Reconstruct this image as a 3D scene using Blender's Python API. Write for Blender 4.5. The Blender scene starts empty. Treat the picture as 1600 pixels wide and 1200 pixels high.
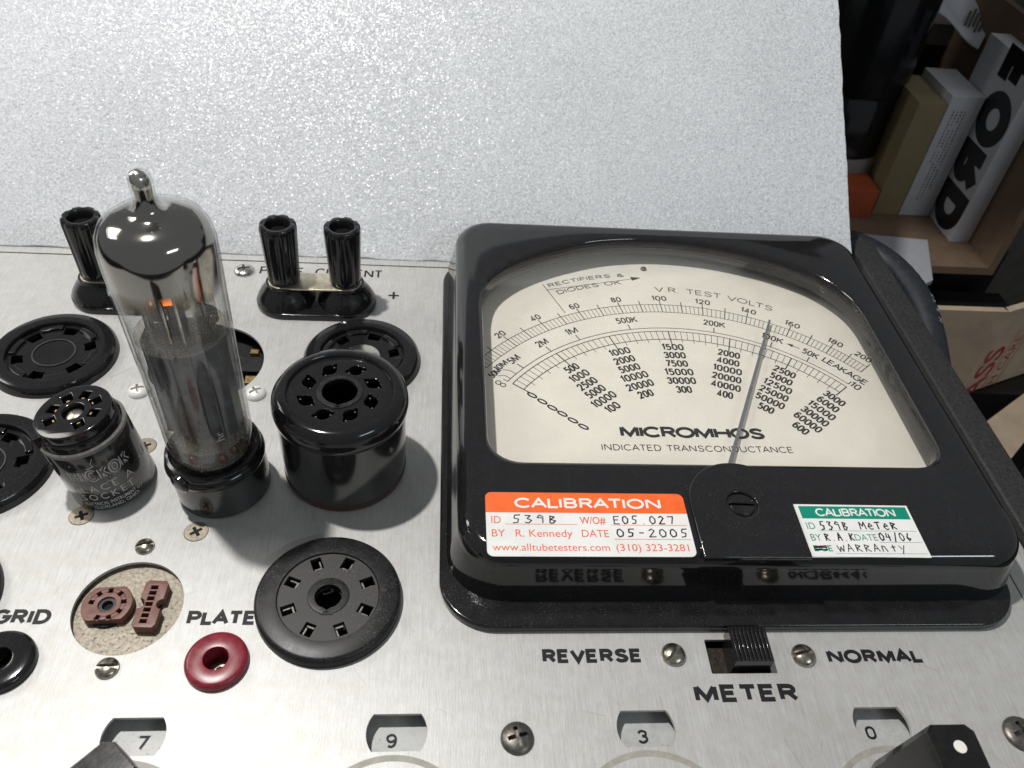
import bpy, bmesh, math, random
from mathutils import Vector, Matrix
random.seed(7)
R = math.radians; PI = math.pi
S = bpy.context.scene
S.unit_settings.system = 'METRIC'; S.unit_settings.scale_length = 0.01      # one unit is one centimetre

# ------------------------------------------------------------------ camera
PITCH, YAW, ROLL, FPX, HGT = R(43.36), R(-7.34), R(6.35), 1300.4, 18.0
cam = bpy.data.cameras.new('camera'); cam_o = bpy.data.objects.new('camera', cam)
S.collection.objects.link(cam_o); S.camera = cam_o
cam.sensor_width = 36; cam.lens = 36*FPX/1600; cam.clip_start = 0.5; cam.clip_end = 2000
f = Vector((0, math.cos(PITCH), -math.sin(PITCH))); u = Vector((0, math.sin(PITCH), math.cos(PITCH))); r = Vector((1, 0, 0))
r, u = math.cos(ROLL)*r + math.sin(ROLL)*u, -math.sin(ROLL)*r + math.cos(ROLL)*u
M = Matrix((r, u, -f)).transposed()
cam_o.matrix_world = Matrix.Translation((0, 0, HGT)) @ Matrix.Rotation(YAW, 4, 'Z') @ M.to_4x4()
cam.dof.use_dof = True; cam.dof.focus_distance = 23.0; cam.dof.aperture_fstop = 0.36

# ------------------------------------------------------------------ light: a bench lamp at the back left in a dim workshop
S.view_settings.view_transform = 'Standard'; S.view_settings.look = 'None'
S.view_settings.exposure = 0.0; S.view_settings.gamma = 1.0
W = bpy.data.worlds.new('World'); S.world = W; W.use_nodes = True
W.node_tree.nodes['Background'].inputs[0].default_value = (0.93, 0.97, 1.0, 1)
W.node_tree.nodes['Background'].inputs[1].default_value = 0.20
def lamp(kind, name, loc, aim, energy, color):
    l = bpy.data.lights.new(name, kind); o = bpy.data.objects.new(name, l); S.collection.objects.link(o)
    o.location = loc; o.rotation_euler = (Vector(aim)-Vector(loc)).to_track_quat('-Z', 'Y').to_euler()
    l.energy = energy; l.color = color; return l
key = lamp('SPOT', 'bench_lamp_light', (-18, 24, 60), (1.0, 17.0, 0), 140000, (1.0, 0.98, 0.95))
key.shadow_soft_size = 1.2; key.spot_size = R(53); key.spot_blend = 0.12
win = lamp('AREA', 'window_light', (-74, 48, 58), (-3, 15, 1), 24000, (1.0, 0.97, 0.92))
win.shape = 'RECTANGLE'; win.size = 36; win.size_y = 22
strip_l = lamp('AREA', 'front_fill_light', (58, -43, 56), (4, 13, 1), 11000, (0.86, 0.94, 1.0))  # unseen source added for the front rim highlights, raised to fill the shadows
strip_l.shape = 'RECTANGLE'; strip_l.size = 34; strip_l.size_y = 7

# ------------------------------------------------------------------ materials
def nd(nt, t, **kw):
    n = nt.nodes.new(t)
    for k, v in kw.items():
        if k in n.inputs: n.inputs[k].default_value = v
        else: setattr(n, k, v)
    return n
def ramp(nt, fac, stops):
    n = nt.nodes.new('ShaderNodeValToRGB'); e = n.color_ramp.elements
    e[0].position, e[0].color = stops[0][0], stops[0][1]; e[1].position, e[1].color = stops[1][0], stops[1][1]
    for p, c in stops[2:]:
        q = e.new(p); q.color = c
    nt.links.new(fac, n.inputs[0]); return n
def g(v): return (v, v, v, 1)
def mixc(nt, fac, a, b, mode='MIX'):
    n = nt.nodes.new('ShaderNodeMix'); n.data_type = 'RGBA'; n.blend_type = mode
    for s, v in ((n.inputs[0], fac), (n.inputs[6], a), (n.inputs[7], b)):
        if hasattr(v, 'links'): nt.links.new(v, s)
        else: s.default_value = v
    return n.outputs[2]
def noise(nt, co, scale, detail=4, rough=.6, stretch=None):
    if stretch:
        m = nd(nt, 'ShaderNodeMapping'); m.inputs['Scale'].default_value = stretch
        nt.links.new(co, m.inputs[0]); co = m.outputs[0]
    n = nd(nt, 'ShaderNodeTexNoise', Scale=scale, Detail=detail, Roughness=rough)
    nt.links.new(co, n.inputs['Vector']); return n.outputs['Fac']
def mat(name, col, rough=.4, metal=0.0, var=.12, vscale=3.0, bump=0.0, bscale=30.0, dust=0.0, dscale=14.0, dcol=(.33, .31, .28, 1), spec=.5, coat=0.0):
    m = bpy.data.materials.new(name); m.use_nodes = True; nt = m.node_tree
    b = nt.nodes['Principled BSDF']; L = nt.links.new
    co = nd(nt, 'ShaderNodeTexCoord').outputs['Object']
    col = tuple(col) + (1,)
    n1 = noise(nt, co, vscale)
    rp = ramp(nt, n1, [(.3, g(1-var)), (.7, g(1+var))])
    c = mixc(nt, 1.0, col, rp.outputs[0], 'MULTIPLY')
    rv = nd(nt, 'ShaderNodeMapRange'); L(n1, rv.inputs[0]); rv.inputs[3].default_value = rough*.8; rv.inputs[4].default_value = rough*1.25
    ro = rv.outputs[0]
    if dust:
        d1 = noise(nt, co, dscale*2.2, 2, .5); d2 = noise(nt, co, dscale*.08, 3, .6)
        s1 = ramp(nt, d1, [(.62, g(0)), (.72, g(1))]); s2 = ramp(nt, d2, [(.35, g(.12)), (.7, g(1))])
        fm = nd(nt, 'ShaderNodeMath', operation='MULTIPLY'); L(s1.outputs[0], fm.inputs[0]); L(s2.outputs[0], fm.inputs[1])
        fm2 = nd(nt, 'ShaderNodeMath', operation='MULTIPLY'); L(fm.outputs[0], fm2.inputs[0]); fm2.inputs[1].default_value = dust
        c = mixc(nt, fm2.outputs[0], c, dcol)
        ra = nd(nt, 'ShaderNodeMath', operation='ADD', use_clamp=True); L(ro, ra.inputs[0]); L(fm2.outputs[0], ra.inputs[1]); ro = ra.outputs[0]
    L(c, b.inputs['Base Color']); L(ro, b.inputs['Roughness'])
    b.inputs['Metallic'].default_value = metal; b.inputs['Specular IOR Level'].default_value = spec
    b.inputs['Coat Weight'].default_value = coat; b.inputs['Coat Roughness'].default_value = .05
    if bump:
        bn = nd(nt, 'ShaderNodeBump', Strength=bump, Distance=.02); L(noise(nt, co, bscale, 5), bn.inputs['Height']); L(bn.outputs[0], b.inputs['Normal'])
    return m
def brushed(name, col, metal, rough, dirt):
    m = bpy.data.materials.new(name); m.use_nodes = True; nt = m.node_tree; L = nt.links.new; b = nt.nodes['Principled BSDF']
    co = nd(nt, 'ShaderNodeTexCoord').outputs['Object']
    gr = noise(nt, co, 9, 5, .7, (3.2, .10, 1)); gr2 = noise(nt, co, 24, 3, .6, (2.2, .22, 1)); big = noise(nt, co, .23, 4, .6)
    mid = noise(nt, co, 2.4, 5, .65); fine = noise(nt, co, 14, 4, .7)
    c = mixc(nt, 1.0, tuple(col)+(1,), ramp(nt, gr, [(.25, g(.80)), (.75, g(1.12))]).outputs[0], 'MULTIPLY')
    c = mixc(nt, 1.0, c, ramp(nt, gr2, [(.3, g(.93)), (.7, g(1.05))]).outputs[0], 'MULTIPLY')
    c = mixc(nt, dirt, c, ramp(nt, mid, [(.38, (.80, .76, .68, 1)), (.6, g(1))]).outputs[0], 'MULTIPLY')
    c = mixc(nt, dirt*.8, c, ramp(nt, big, [(.35, (.84, .82, .77, 1)), (.65, g(1))]).outputs[0], 'MULTIPLY')
    sp = ramp(nt, fine, [(.705, g(0)), (.74, g(1))])
    msk = nd(nt, 'ShaderNodeMath', operation='MULTIPLY'); L(sp.outputs[0], msk.inputs[0]); L(ramp(nt, mid, [(.4, g(.15)), (.62, g(.95))]).outputs[0], msk.inputs[1])
    c = mixc(nt, msk.outputs[0], c, (.13, .11, .085, 1))
    # short hairline scuffs
    v = nd(nt, 'ShaderNodeTexVoronoi', Scale=.9); v.feature = 'DISTANCE_TO_EDGE'
    mp = nd(nt, 'ShaderNodeMapping'); mp.inputs['Rotation'].default_value = (0, 0, .5); mp.inputs['Scale'].default_value = (1, .55, 1)
    L(co, mp.inputs[0]); L(mp.outputs[0], v.inputs['Vector'])
    ln = ramp(nt, v.outputs['Distance'], [(.0, g(1)), (.006, g(0))])
    lm = nd(nt, 'ShaderNodeMath', operation='MULTIPLY'); L(ln.outputs[0], lm.inputs[0]); L(ramp(nt, noise(nt, co, .9, 2), [(.52, g(0)), (.62, g(.65))]).outputs[0], lm.inputs[1])
    c = mixc(nt, lm.outputs[0], c, (.33, .31, .28, 1))
    L(c, b.inputs['Base Color']); b.inputs['Metallic'].default_value = metal
    rr = nd(nt, 'ShaderNodeMapRange'); L(gr, rr.inputs[0]); rr.inputs[3].default_value = rough*.82; rr.inputs[4].default_value = rough*1.18
    L(rr.outputs[0], b.inputs['Roughness'])
    hs = nd(nt, 'ShaderNodeMath', operation='ADD'); L(gr, hs.inputs[0]); L(gr2, hs.inputs[1])
    bn = nd(nt, 'ShaderNodeBump', Strength=.22, Distance=.012); L(hs.outputs[0], bn.inputs['Height']); L(bn.outputs[0], b.inputs['Normal'])
    return m
def foam_mat():
    m = bpy.data.materials.new('white_foam'); m.use_nodes = True; nt = m.node_tree; L = nt.links.new; b = nt.nodes['Principled BSDF']
    co = nd(nt, 'ShaderNodeTexCoord').outputs['Object']
    n1 = noise(nt, co, 5.2, 3, .55); n2 = noise(nt, co, 13, 2, .5); big = noise(nt, co, .22, 3, .5)
    v = nd(nt, 'ShaderNodeTexVoronoi', Scale=8.0, Randomness=1.0); L(co, v.inputs['Vector'])
    v2 = nd(nt, 'ShaderNodeTexVoronoi', Scale=17.0, Randomness=1.0); L(co, v2.inputs['Vector'])
    # curved glassy streaks: where the noise crosses its middle value
    ab = nd(nt, 'ShaderNodeMath', operation='SUBTRACT'); L(n1, ab.inputs[0]); ab.inputs[1].default_value = .5
    ab2 = nd(nt, 'ShaderNodeMath', operation='ABSOLUTE'); L(ab.outputs[0], ab2.inputs[0])
    stv = ramp(nt, ab2.outputs[0], [(.0, g(1.09)), (.055, g(.99))])
    c = mixc(nt, 1.0, (.60, .618, .637, 1), stv.outputs[0], 'MULTIPLY')
    c = mixc(nt, 1.0, c, ramp(nt, n2, [(.3, g(.95)), (.7, g(1.05))]).outputs[0], 'MULTIPLY')
    c = mixc(nt, 1.0, c, ramp(nt, big, [(.35, g(.965)), (.65, g(1.03))]).outputs[0], 'MULTIPLY')
    L(c, b.inputs['Base Color']); b.inputs['Roughness'].default_value = .3; b.inputs['Specular IOR Level'].default_value = .4
    vs = nd(nt, 'ShaderNodeVectorMath', operation='SUBTRACT'); L(v2.outputs['Color'], vs.inputs[0]); vs.inputs[1].default_value = (.5, .5, .5)
    vm = nd(nt, 'ShaderNodeVectorMath', operation='SCALE'); L(vs.outputs[0], vm.inputs[0]); vm.inputs['Scale'].default_value = .34
    hh = nd(nt, 'ShaderNodeMath', operation='MULTIPLY_ADD'); L(v.outputs['Distance'], hh.inputs[0]); hh.inputs[1].default_value = -.8; L(n2, hh.inputs[2])
    bn = nd(nt, 'ShaderNodeBump', Strength=.22, Distance=.04); L(hh.outputs[0], bn.inputs['Height'])
    ad = nd(nt, 'ShaderNodeVectorMath', operation='ADD'); L(bn.outputs[0], ad.inputs[0]); L(vm.outputs[0], ad.inputs[1])
    nm = nd(nt, 'ShaderNodeVectorMath', operation='NORMALIZE'); L(ad.outputs[0], nm.inputs[0]); L(nm.outputs[0], b.inputs['Normal'])
    return m
def thin_glass(name, tint, rough=.02, edge=.55, film=0.0):
    m = bpy.data.materials.new(name); m.use_nodes = True; nt = m.node_tree; L = nt.links.new
    nt.nodes.remove(nt.nodes['Principled BSDF']); out = nt.nodes['Material Output']
    lw = nd(nt, 'ShaderNodeLayerWeight', Blend=.5)
    tr = nd(nt, 'ShaderNodeBsdfTransparent')
    tc = ramp(nt, lw.outputs['Facing'], [(.45, tuple(tint)+(1,)), (.97, tuple(t*edge for t in tint)+(1,))]); L(tc.outputs[0], tr.inputs[0])
    gl = nd(nt, 'ShaderNodeBsdfGlossy', Roughness=rough)
    pw = nd(nt, 'ShaderNodeMath', operation='POWER'); L(lw.outputs['Facing'], pw.inputs[0]); pw.inputs[1].default_value = 5
    fr = nd(nt, 'ShaderNodeMath', operation='MULTIPLY_ADD'); L(pw.outputs[0], fr.inputs[0]); fr.inputs[1].default_value = .8; fr.inputs[2].default_value = .055
    mx = nd(nt, 'ShaderNodeMixShader'); L(fr.outputs[0], mx.inputs[0]); L(tr.outputs[0], mx.inputs[1]); L(gl.outputs[0], mx.inputs[2])
    last = mx.outputs[0]
    if film:
        co = nd(nt, 'ShaderNodeTexCoord').outputs['Object']; n = noise(nt, co, 26, 3); n2 = noise(nt, co, .5, 3)
        rp = ramp(nt, n, [(.58, g(0)), (.7, g(film*3))]); rp2 = ramp(nt, n2, [(.3, g(film*.35)), (.7, g(film))])
        a = nd(nt, 'ShaderNodeMath', operation='ADD', use_clamp=True); L(rp.outputs[0], a.inputs[0]); L(rp2.outputs[0], a.inputs[1])
        df = nd(nt, 'ShaderNodeBsdfDiffuse', Color=(.6, .58, .53, 1)); m2 = nd(nt, 'ShaderNodeMixShader')
        L(a.outputs[0], m2.inputs[0]); L(last, m2.inputs[1]); L(df.outputs[0], m2.inputs[2]); last = m2.outputs[0]
    L(last, out.inputs[0]); return m
def getter_mat(z0, z1):
    m = bpy.data.materials.new('getter_mirror'); m.use_nodes = True; nt = m.node_tree; L = nt.links.new; b = nt.nodes['Principled BSDF']
    co = nd(nt, 'ShaderNodeTexCoord').outputs['Object']; sp = nd(nt, 'ShaderNodeSeparateXYZ'); L(co, sp.inputs[0])
    n = noise(nt, co, 1.1, 2, .5); mr = nd(nt, 'ShaderNodeMath', operation='MULTIPLY_ADD'); L(n, mr.inputs[0]); mr.inputs[1].default_value = .55; L(sp.outputs[2], mr.inputs[2])
    t = nd(nt, 'ShaderNodeMapRange'); L(mr.outputs[0], t.inputs[0]); t.inputs[1].default_value = z0+.27; t.inputs[2].default_value = z1+.27
    al = ramp(nt, t.outputs[0], [(0, g(0)), (1, g(1)), (.3, g(.5)), (.55, g(.75))])
    cl = ramp(nt, t.outputs[0], [(.25, (.16, .10, .06, 1)), (1, (.34, .325, .30, 1)), (.6, (.24, .20, .15, 1))])
    L(al.outputs[0], b.inputs['Alpha']); L(cl.outputs[0], b.inputs['Base Color']); b.inputs['Metallic'].default_value = 1; b.inputs['Roughness'].default_value = .1
    return m
def emit(name, col, s):
    m = bpy.data.materials.new(name); m.use_nodes = True; b = m.node_tree.nodes['Principled BSDF']
    b.inputs['Base Color'].default_value = (.3, .08, .02, 1); b.inputs['Emission Color'].default_value = tuple(col)+(1,); b.inputs['Emission Strength'].default_value = s
    return m

BLACK = (.0105, .0105, .0115)
m_panel = brushed('brushed_aluminium', (.55, .55, .543), .29, .46, .34)
m_ink = mat('black_print', (.013, .0125, .015), .55, var=.15, vscale=9, spec=.3)
m_ring = mat('grey_print', (.33, .31, .27), .5, var=.2, vscale=5)
m_bake = mat('black_bakelite', BLACK, .12, dust=.14, dscale=16, bump=.03, bscale=5)
m_bezel = mat('black_bezel_plastic', BLACK, .065, dust=.24, dscale=20, bump=.01, bscale=2, spec=.65)
m_flange = mat('black_flange_plastic', BLACK, .13, var=.3, vscale=3, dust=.42, dscale=15, dcol=(.22, .20, .17, 1))
m_dusty = mat('dusty_black_plastic', (.017, .016, .016), .30, var=.5, vscale=5, dust=.7, dscale=11, dcol=(.20, .18, .15, 1))
m_worn = mat('worn_black_bakelite', (.011, .011, .0115), .36, var=.4, vscale=4, dust=.45, dscale=15, bump=.05, bscale=40, spec=.32)
m_inner = mat('grey_black_phenolic', (.020, .0195, .019), .5, var=.4, vscale=8, dust=.7, dscale=13, bump=.08, bscale=30)
m_void = mat('dark_cavity', (.006, .006, .006), .8)
m_dial = mat('cream_dial_card', (.855, .825, .735), .55, var=.045, vscale=.8, dust=.22, dscale=7, dcol=(.36, .30, .2, 1))
m_needle = mat('needle_grey', (.15, .16, .175), .45, var=.2, vscale=9)
m_mglass = thin_glass('meter_glass', (.985, .98, .975), .015, .9, .012)
m_glass = thin_glass('tube_glass', (.985, .99, .988), .015, .74, .003)
m_steel = mat('bright_steel', (.62, .60, .56), .2, 1.0, var=.2, vscale=12, bump=.06, bscale=20)
m_nickel = mat('tarnished_nickel', (.40, .37, .31), .28, 1.0, var=.4, vscale=10, bump=.06, bscale=20)
m_grysc = mat('grey_oxide_steel', (.15, .14, .125), .38, .75, var=.35, vscale=10, bump=.1, bscale=30)
m_link = mat('pale_strap_metal', (.66, .60, .47), .32, .8, var=.2, vscale=5)
m_brass = mat('brass_contact', (.62, .43, .2), .3, 1.0, var=.35, vscale=9)
m_flat = mat('tan_plated_screw', (.36, .31, .24), .38, .7, var=.2, vscale=9, bump=.06, bscale=30)
m_white = mat('white_painted_screw', (.72, .71, .68), .35, .1, var=.06, vscale=6)
m_red = mat('red_bakelite', (.215, .016, .03), .30, var=.3, vscale=7, bump=.04, bscale=40)
m_brown = mat('brown_phenolic', (.155, .058, .040), .42, var=.22, vscale=9, bump=.08, bscale=35)
m_cork = mat('speckled_zinc_plate', (.30, .265, .21), .5, .4, var=.45, vscale=12, bump=.35, bscale=18, dust=.9, dscale=5, dcol=(.10, .08, .06, 1))
m_disc = mat('grey_number_disc', (.47, .475, .465), .5, .1, var=.10, vscale=6, dust=.5, dscale=8, dcol=(.15, .13, .1, 1))
m_vinyl = mat('black_vinyl_case', (.022, .022, .022), .55, var=.5, vscale=12, bump=.6, bscale=16, dust=.5, dscale=9, dcol=(.14, .135, .125, 1))
m_sleeve = mat('glossy_grey_sleeve', (.014, .014, .014), .13, var=.15, vscale=2)
m_sleeve.node_tree.nodes['Principled BSDF'].inputs['IOR'].default_value = 1.85
m_silver = mat('silver_print', (.46, .46, .45), .4, .1, var=.3, vscale=12)
m_maroon = mat('maroon_band', (.05, .012, .012), .3)
m_knob = mat('black_pointer_knob', (.011, .011, .011), .15, var=.3, vscale=4, bump=.04, bscale=14, spec=.35)
m_wdot = mat('white_paint', (.8, .78, .72), .5, var=.05)
m_orange = mat('orange_print', (.86, .13, .016), .5, var=.1, vscale=2.5, dust=.25, dscale=9)
m_orangetx = mat('orange_text', (.78, .12, .03), .5, var=.1, vscale=7)
m_green = mat('green_print', (.0, .24, .155), .45, var=.06, vscale=3)
m_greentx = mat('green_text', (.03, .27, .18), .5, var=.1)
m_label = mat('white_label', (.78, .775, .755), .42, var=.05, vscale=1.5, dust=.16, dscale=9, dcol=(.35, .31, .25, 1))
m_pen = mat('pen_ink', (.02, .015, .03), .45, var=.3, vscale=8)
m_foam = foam_mat()
m_getter = getter_mat(5.28, 5.72)
m_anode = mat('anode_grey', (.13, .132, .14), .34, .6, var=.3, vscale=4, bump=.05, bscale=12)
m_mica = thin_glass('mica_sheet', (.9, .885, .85), .25, .8, .24)
m_wire = mat('copper_wire', (.34, .17, .10), .35, .9, var=.4, vscale=14)
m_glow = emit('heater_glow', (1.0, .22, .02), 4.0)
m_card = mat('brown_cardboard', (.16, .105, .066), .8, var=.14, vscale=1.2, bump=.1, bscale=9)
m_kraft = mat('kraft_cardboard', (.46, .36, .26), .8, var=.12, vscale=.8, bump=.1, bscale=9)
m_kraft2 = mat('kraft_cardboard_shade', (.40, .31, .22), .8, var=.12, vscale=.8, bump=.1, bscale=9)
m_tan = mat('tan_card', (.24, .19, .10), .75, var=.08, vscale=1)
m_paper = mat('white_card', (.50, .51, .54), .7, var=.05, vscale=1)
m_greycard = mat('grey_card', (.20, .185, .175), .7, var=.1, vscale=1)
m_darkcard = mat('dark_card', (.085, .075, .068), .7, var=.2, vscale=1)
m_blk = mat('black_paint', (.008, .008, .009), .3, var=.2)
m_pole = mat('black_gloss_tube', (.007, .0075, .009), .16, var=.25, bump=.03, bscale=1)
m_redprint = mat('red_stamp_ink', (.33, .03, .035), .6, var=.4, vscale=4)
m_orbox = mat('orange_card', (.36, .07, .022), .6)
m_foam2 = mat('grey_polystyrene', (.36, .37, .40), .7, var=.06, vscale=4, bump=.2, bscale=12)
m_rubber = mat('black_rubber', (.011, .014, .019), .5, var=.3, vscale=4)
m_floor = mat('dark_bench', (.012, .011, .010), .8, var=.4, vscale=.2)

# ------------------------------------------------------------------ mesh building
DUM = []
def curve_mesh(loops, z0, z1, bevel=0.0, res=3):
    c = bpy.data.curves.new('c', 'CURVE'); c.dimensions = '2D'; c.fill_mode = 'BOTH'
    for i, lp in enumerate(loops):
        a = sum(lp[k][0]*lp[(k+1) % len(lp)][1]-lp[(k+1) % len(lp)][0]*lp[k][1] for k in range(len(lp)))
        if (a > 0) != (i == 0): lp = lp[::-1]
        s = c.splines.new('POLY'); s.points.add(len(lp)-1); s.use_cyclic_u = True
        for p, q in zip(s.points, lp): p.co = (q[0], q[1], 0, 1)
    h = (z1-z0)/2
    c.extrude = max(h-bevel, 0); c.bevel_depth = bevel; c.bevel_resolution = res; c.offset = -bevel if bevel else 0
    o = bpy.data.objects.new('c', c); me = bpy.data.meshes.new_from_object(o)
    me.transform(Matrix.Translation((0, 0, (z0+z1)/2)))
    bpy.data.objects.remove(o); bpy.data.curves.remove(c); return me
_tc = {}
def text_mesh(s, bold=0.0, space=1.0, shear=0.0):
    k = (s, bold, space, shear)
    if k in _tc: return _tc[k]
    c = bpy.data.curves.new('t', 'FONT'); c.body = s; c.size = 1; c.offset = bold; c.space_character = space; c.shear = shear; c.resolution_u = 4
    o = bpy.data.objects.new('t', c); me = bpy.data.meshes.new_from_object(o); bpy.data.objects.remove(o)
    vs = [v.co.copy() for v in me.vertices]; fs = [tuple(p.vertices) for p in me.polygons]
    x0 = min(v.x for v in vs); x1 = max(v.x for v in vs)
    _tc[k] = (vs, fs, x0, x1); return _tc[k]
CAP = None
class MB:
    def __init__(s): s.v = []; s.f = []; s.m = []; s.mats = []
    def mi(s, m):
        if m not in s.mats: s.mats.append(m)
        return s.mats.index(m)
    def add(s, vs, fs, m, T=None):
        n = len(s.v); i = s.mi(m)
        s.v += [tuple(T @ Vector(v)) if T else tuple(v) for v in vs]
        s.f += [tuple(n+k for k in q) for q in fs]; s.m += [i]*len(fs); return s
    def mesh(s, me, m, T=None):
        return s.add([v.co.copy() for v in me.vertices], [tuple(p.vertices) for p in me.polygons], m, T)
    def plate(s, loops, z0, z1, m, bevel=0.0, T=None, res=3):
        if not isinstance(loops[0][0], (tuple, list)): loops = [loops]
        me = curve_mesh(loops, z0, z1, bevel, res); s.mesh(me, m, T); bpy.data.meshes.remove(me); return s
    def lathe(s, prof, m, seg=64, T=None, cap=False):
        vs = []; fs = []; n = len(prof)
        for k in range(seg):
            a = 2*PI*k/seg
            vs += [(p[0]*math.cos(a), p[0]*math.sin(a), p[1]) for p in prof]
        for k in range(seg):
            a = k*n; b = ((k+1) % seg)*n
            for i in range(n-1):
                q = (a+i, b+i, b+i+1, a+i+1)
                if prof[i][0] < 1e-6: q = (a+i, b+i+1, a+i+1)
                elif prof[i+1][0] < 1e-6: q = (a+i, b+i, a+i+1)
                fs.append(q)
        return s.add(vs, fs, m, T)
    def box(s, a, b, m, T=None):
        x0, y0, z0 = a; x1, y1, z1 = b
        vs = [(x0, y0, z0), (x1, y0, z0), (x1, y1, z0), (x0, y1, z0), (x0, y0, z1), (x1, y0, z1), (x1, y1, z1), (x0, y1, z1)]
        return s.add(vs, [(0, 3, 2, 1), (4, 5, 6, 7), (0, 1, 5, 4), (1, 2, 6, 5), (2, 3, 7, 6), (3, 0, 4, 7)], m, T)
    def tube(s, pts, rad, m, seg=10, T=None):
        pts = [Vector(p) for p in pts]; vs = []; fs = []
        rr = rad if isinstance(rad, list) else [rad]*len(pts)
        up = Vector((0, 0, 1))
        for i, p in enumerate(pts):
            d = (pts[min(i+1, len(pts)-1)]-pts[max(i-1, 0)]).normalized()
            a = d.cross(up if abs(d.z) < .95 else Vector((1, 0, 0))).normalized(); b = d.cross(a)
            vs += [p + rr[i]*(math.cos(2*PI*k/seg)*a + math.sin(2*PI*k/seg)*b) for k in range(seg)]
        for i in range(len(pts)-1):
            for k in range(seg): fs.append((i*seg+k, i*seg+(k+1) % seg, (i+1)*seg+(k+1) % seg, (i+1)*seg+k))
        fs += [tuple(range(seg))[::-1], tuple(range((len(pts)-1)*seg, len(pts)*seg))]
        return s.add(vs, fs, m, T)
    def ribbon(s, pts, w, z, m, T=None):
        for a, b in zip(pts, pts[1:]):
            dx, dy = b[0]-a[0], b[1]-a[1]; L = math.hypot(dx, dy) or 1; nx, ny = -dy/L*w/2, dx/L*w/2
            s.add([(a[0]+nx, a[1]+ny, z), (a[0]-nx, a[1]-ny, z), (b[0]-nx, b[1]-ny, z), (b[0]+nx, b[1]+ny, z)], [(0, 1, 2, 3)], m, T)
        for p in pts[1:-1]:
            s.add([(p[0]+w/2*math.cos(k*PI/4), p[1]+w/2*math.sin(k*PI/4), z) for k in range(8)], [tuple(range(8))], m, T)
        return s
    def text(s, body, m, z=0.0, x0=None, x1=None, y=0.0, cap=.3, bold=0.0, space=1.0, xc=None, w=None, T=None, fn=None, shear=0.0):
        global CAP
        vs, fs, a, b = text_mesh(body, bold, space, shear)
        if CAP is None:
            q = text_mesh('H')[0]; CAP = max(v.y for v in q)-min(v.y for v in q)
        sy = cap/CAP
        if w is None and x0 is not None and x1 is not None: w = x1-x0
        sx = (w/(b-a)) if w else sy
        X0 = x0 if x0 is not None else xc-(b-a)*sx/2
        pts = [Vector(((v.x-a)*sx+X0, v.y*sy+y, z)) for v in vs]
        if fn: pts = [Vector(fn(p)) for p in pts]
        return s.add(pts, fs, m, T)
def _arc(cx, cy, rx, ry, a0, a1, n=10): return [(cx+rx*math.cos(R(a0+(a1-a0)*k/n)), cy+ry*math.sin(R(a0+(a1-a0)*k/n))) for k in range(n+1)]
def _cr(p, n=5):
    out = []
    for i in range(len(p)-1):
        p0, p1, p2, p3 = p[max(i-1, 0)], p[i], p[i+1], p[min(i+2, len(p)-1)]
        for k in range(n):
            t = k/n; out.append(tuple(.5*((2*p1[d])+(-p0[d]+p2[d])*t+(2*p0[d]-5*p1[d]+4*p2[d]-p3[d])*t*t+(-p0[d]+3*p1[d]-3*p2[d]+p3[d])*t**3) for d in (0, 1)))
    return out+[p[-1]]
_S = _cr([(.66, .80), (.54, .95), (.35, 1), (.13, .93), (.05, .76), (.15, .60), (.36, .51), (.58, .41), (.68, .25), (.58, .07), (.34, 0), (.12, .06), (.01, .22)])
_O = lambda w: _arc(w/2, .5, w/2, .5, 90, 450, 28)
_D0 = [(0, .32), (0, .68)] + _arc(.24, .68, .24, .32, 180, 0, 10) + [(.48, .32)] + _arc(.24, .32, .24, .32, 0, -180, 10)
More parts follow.
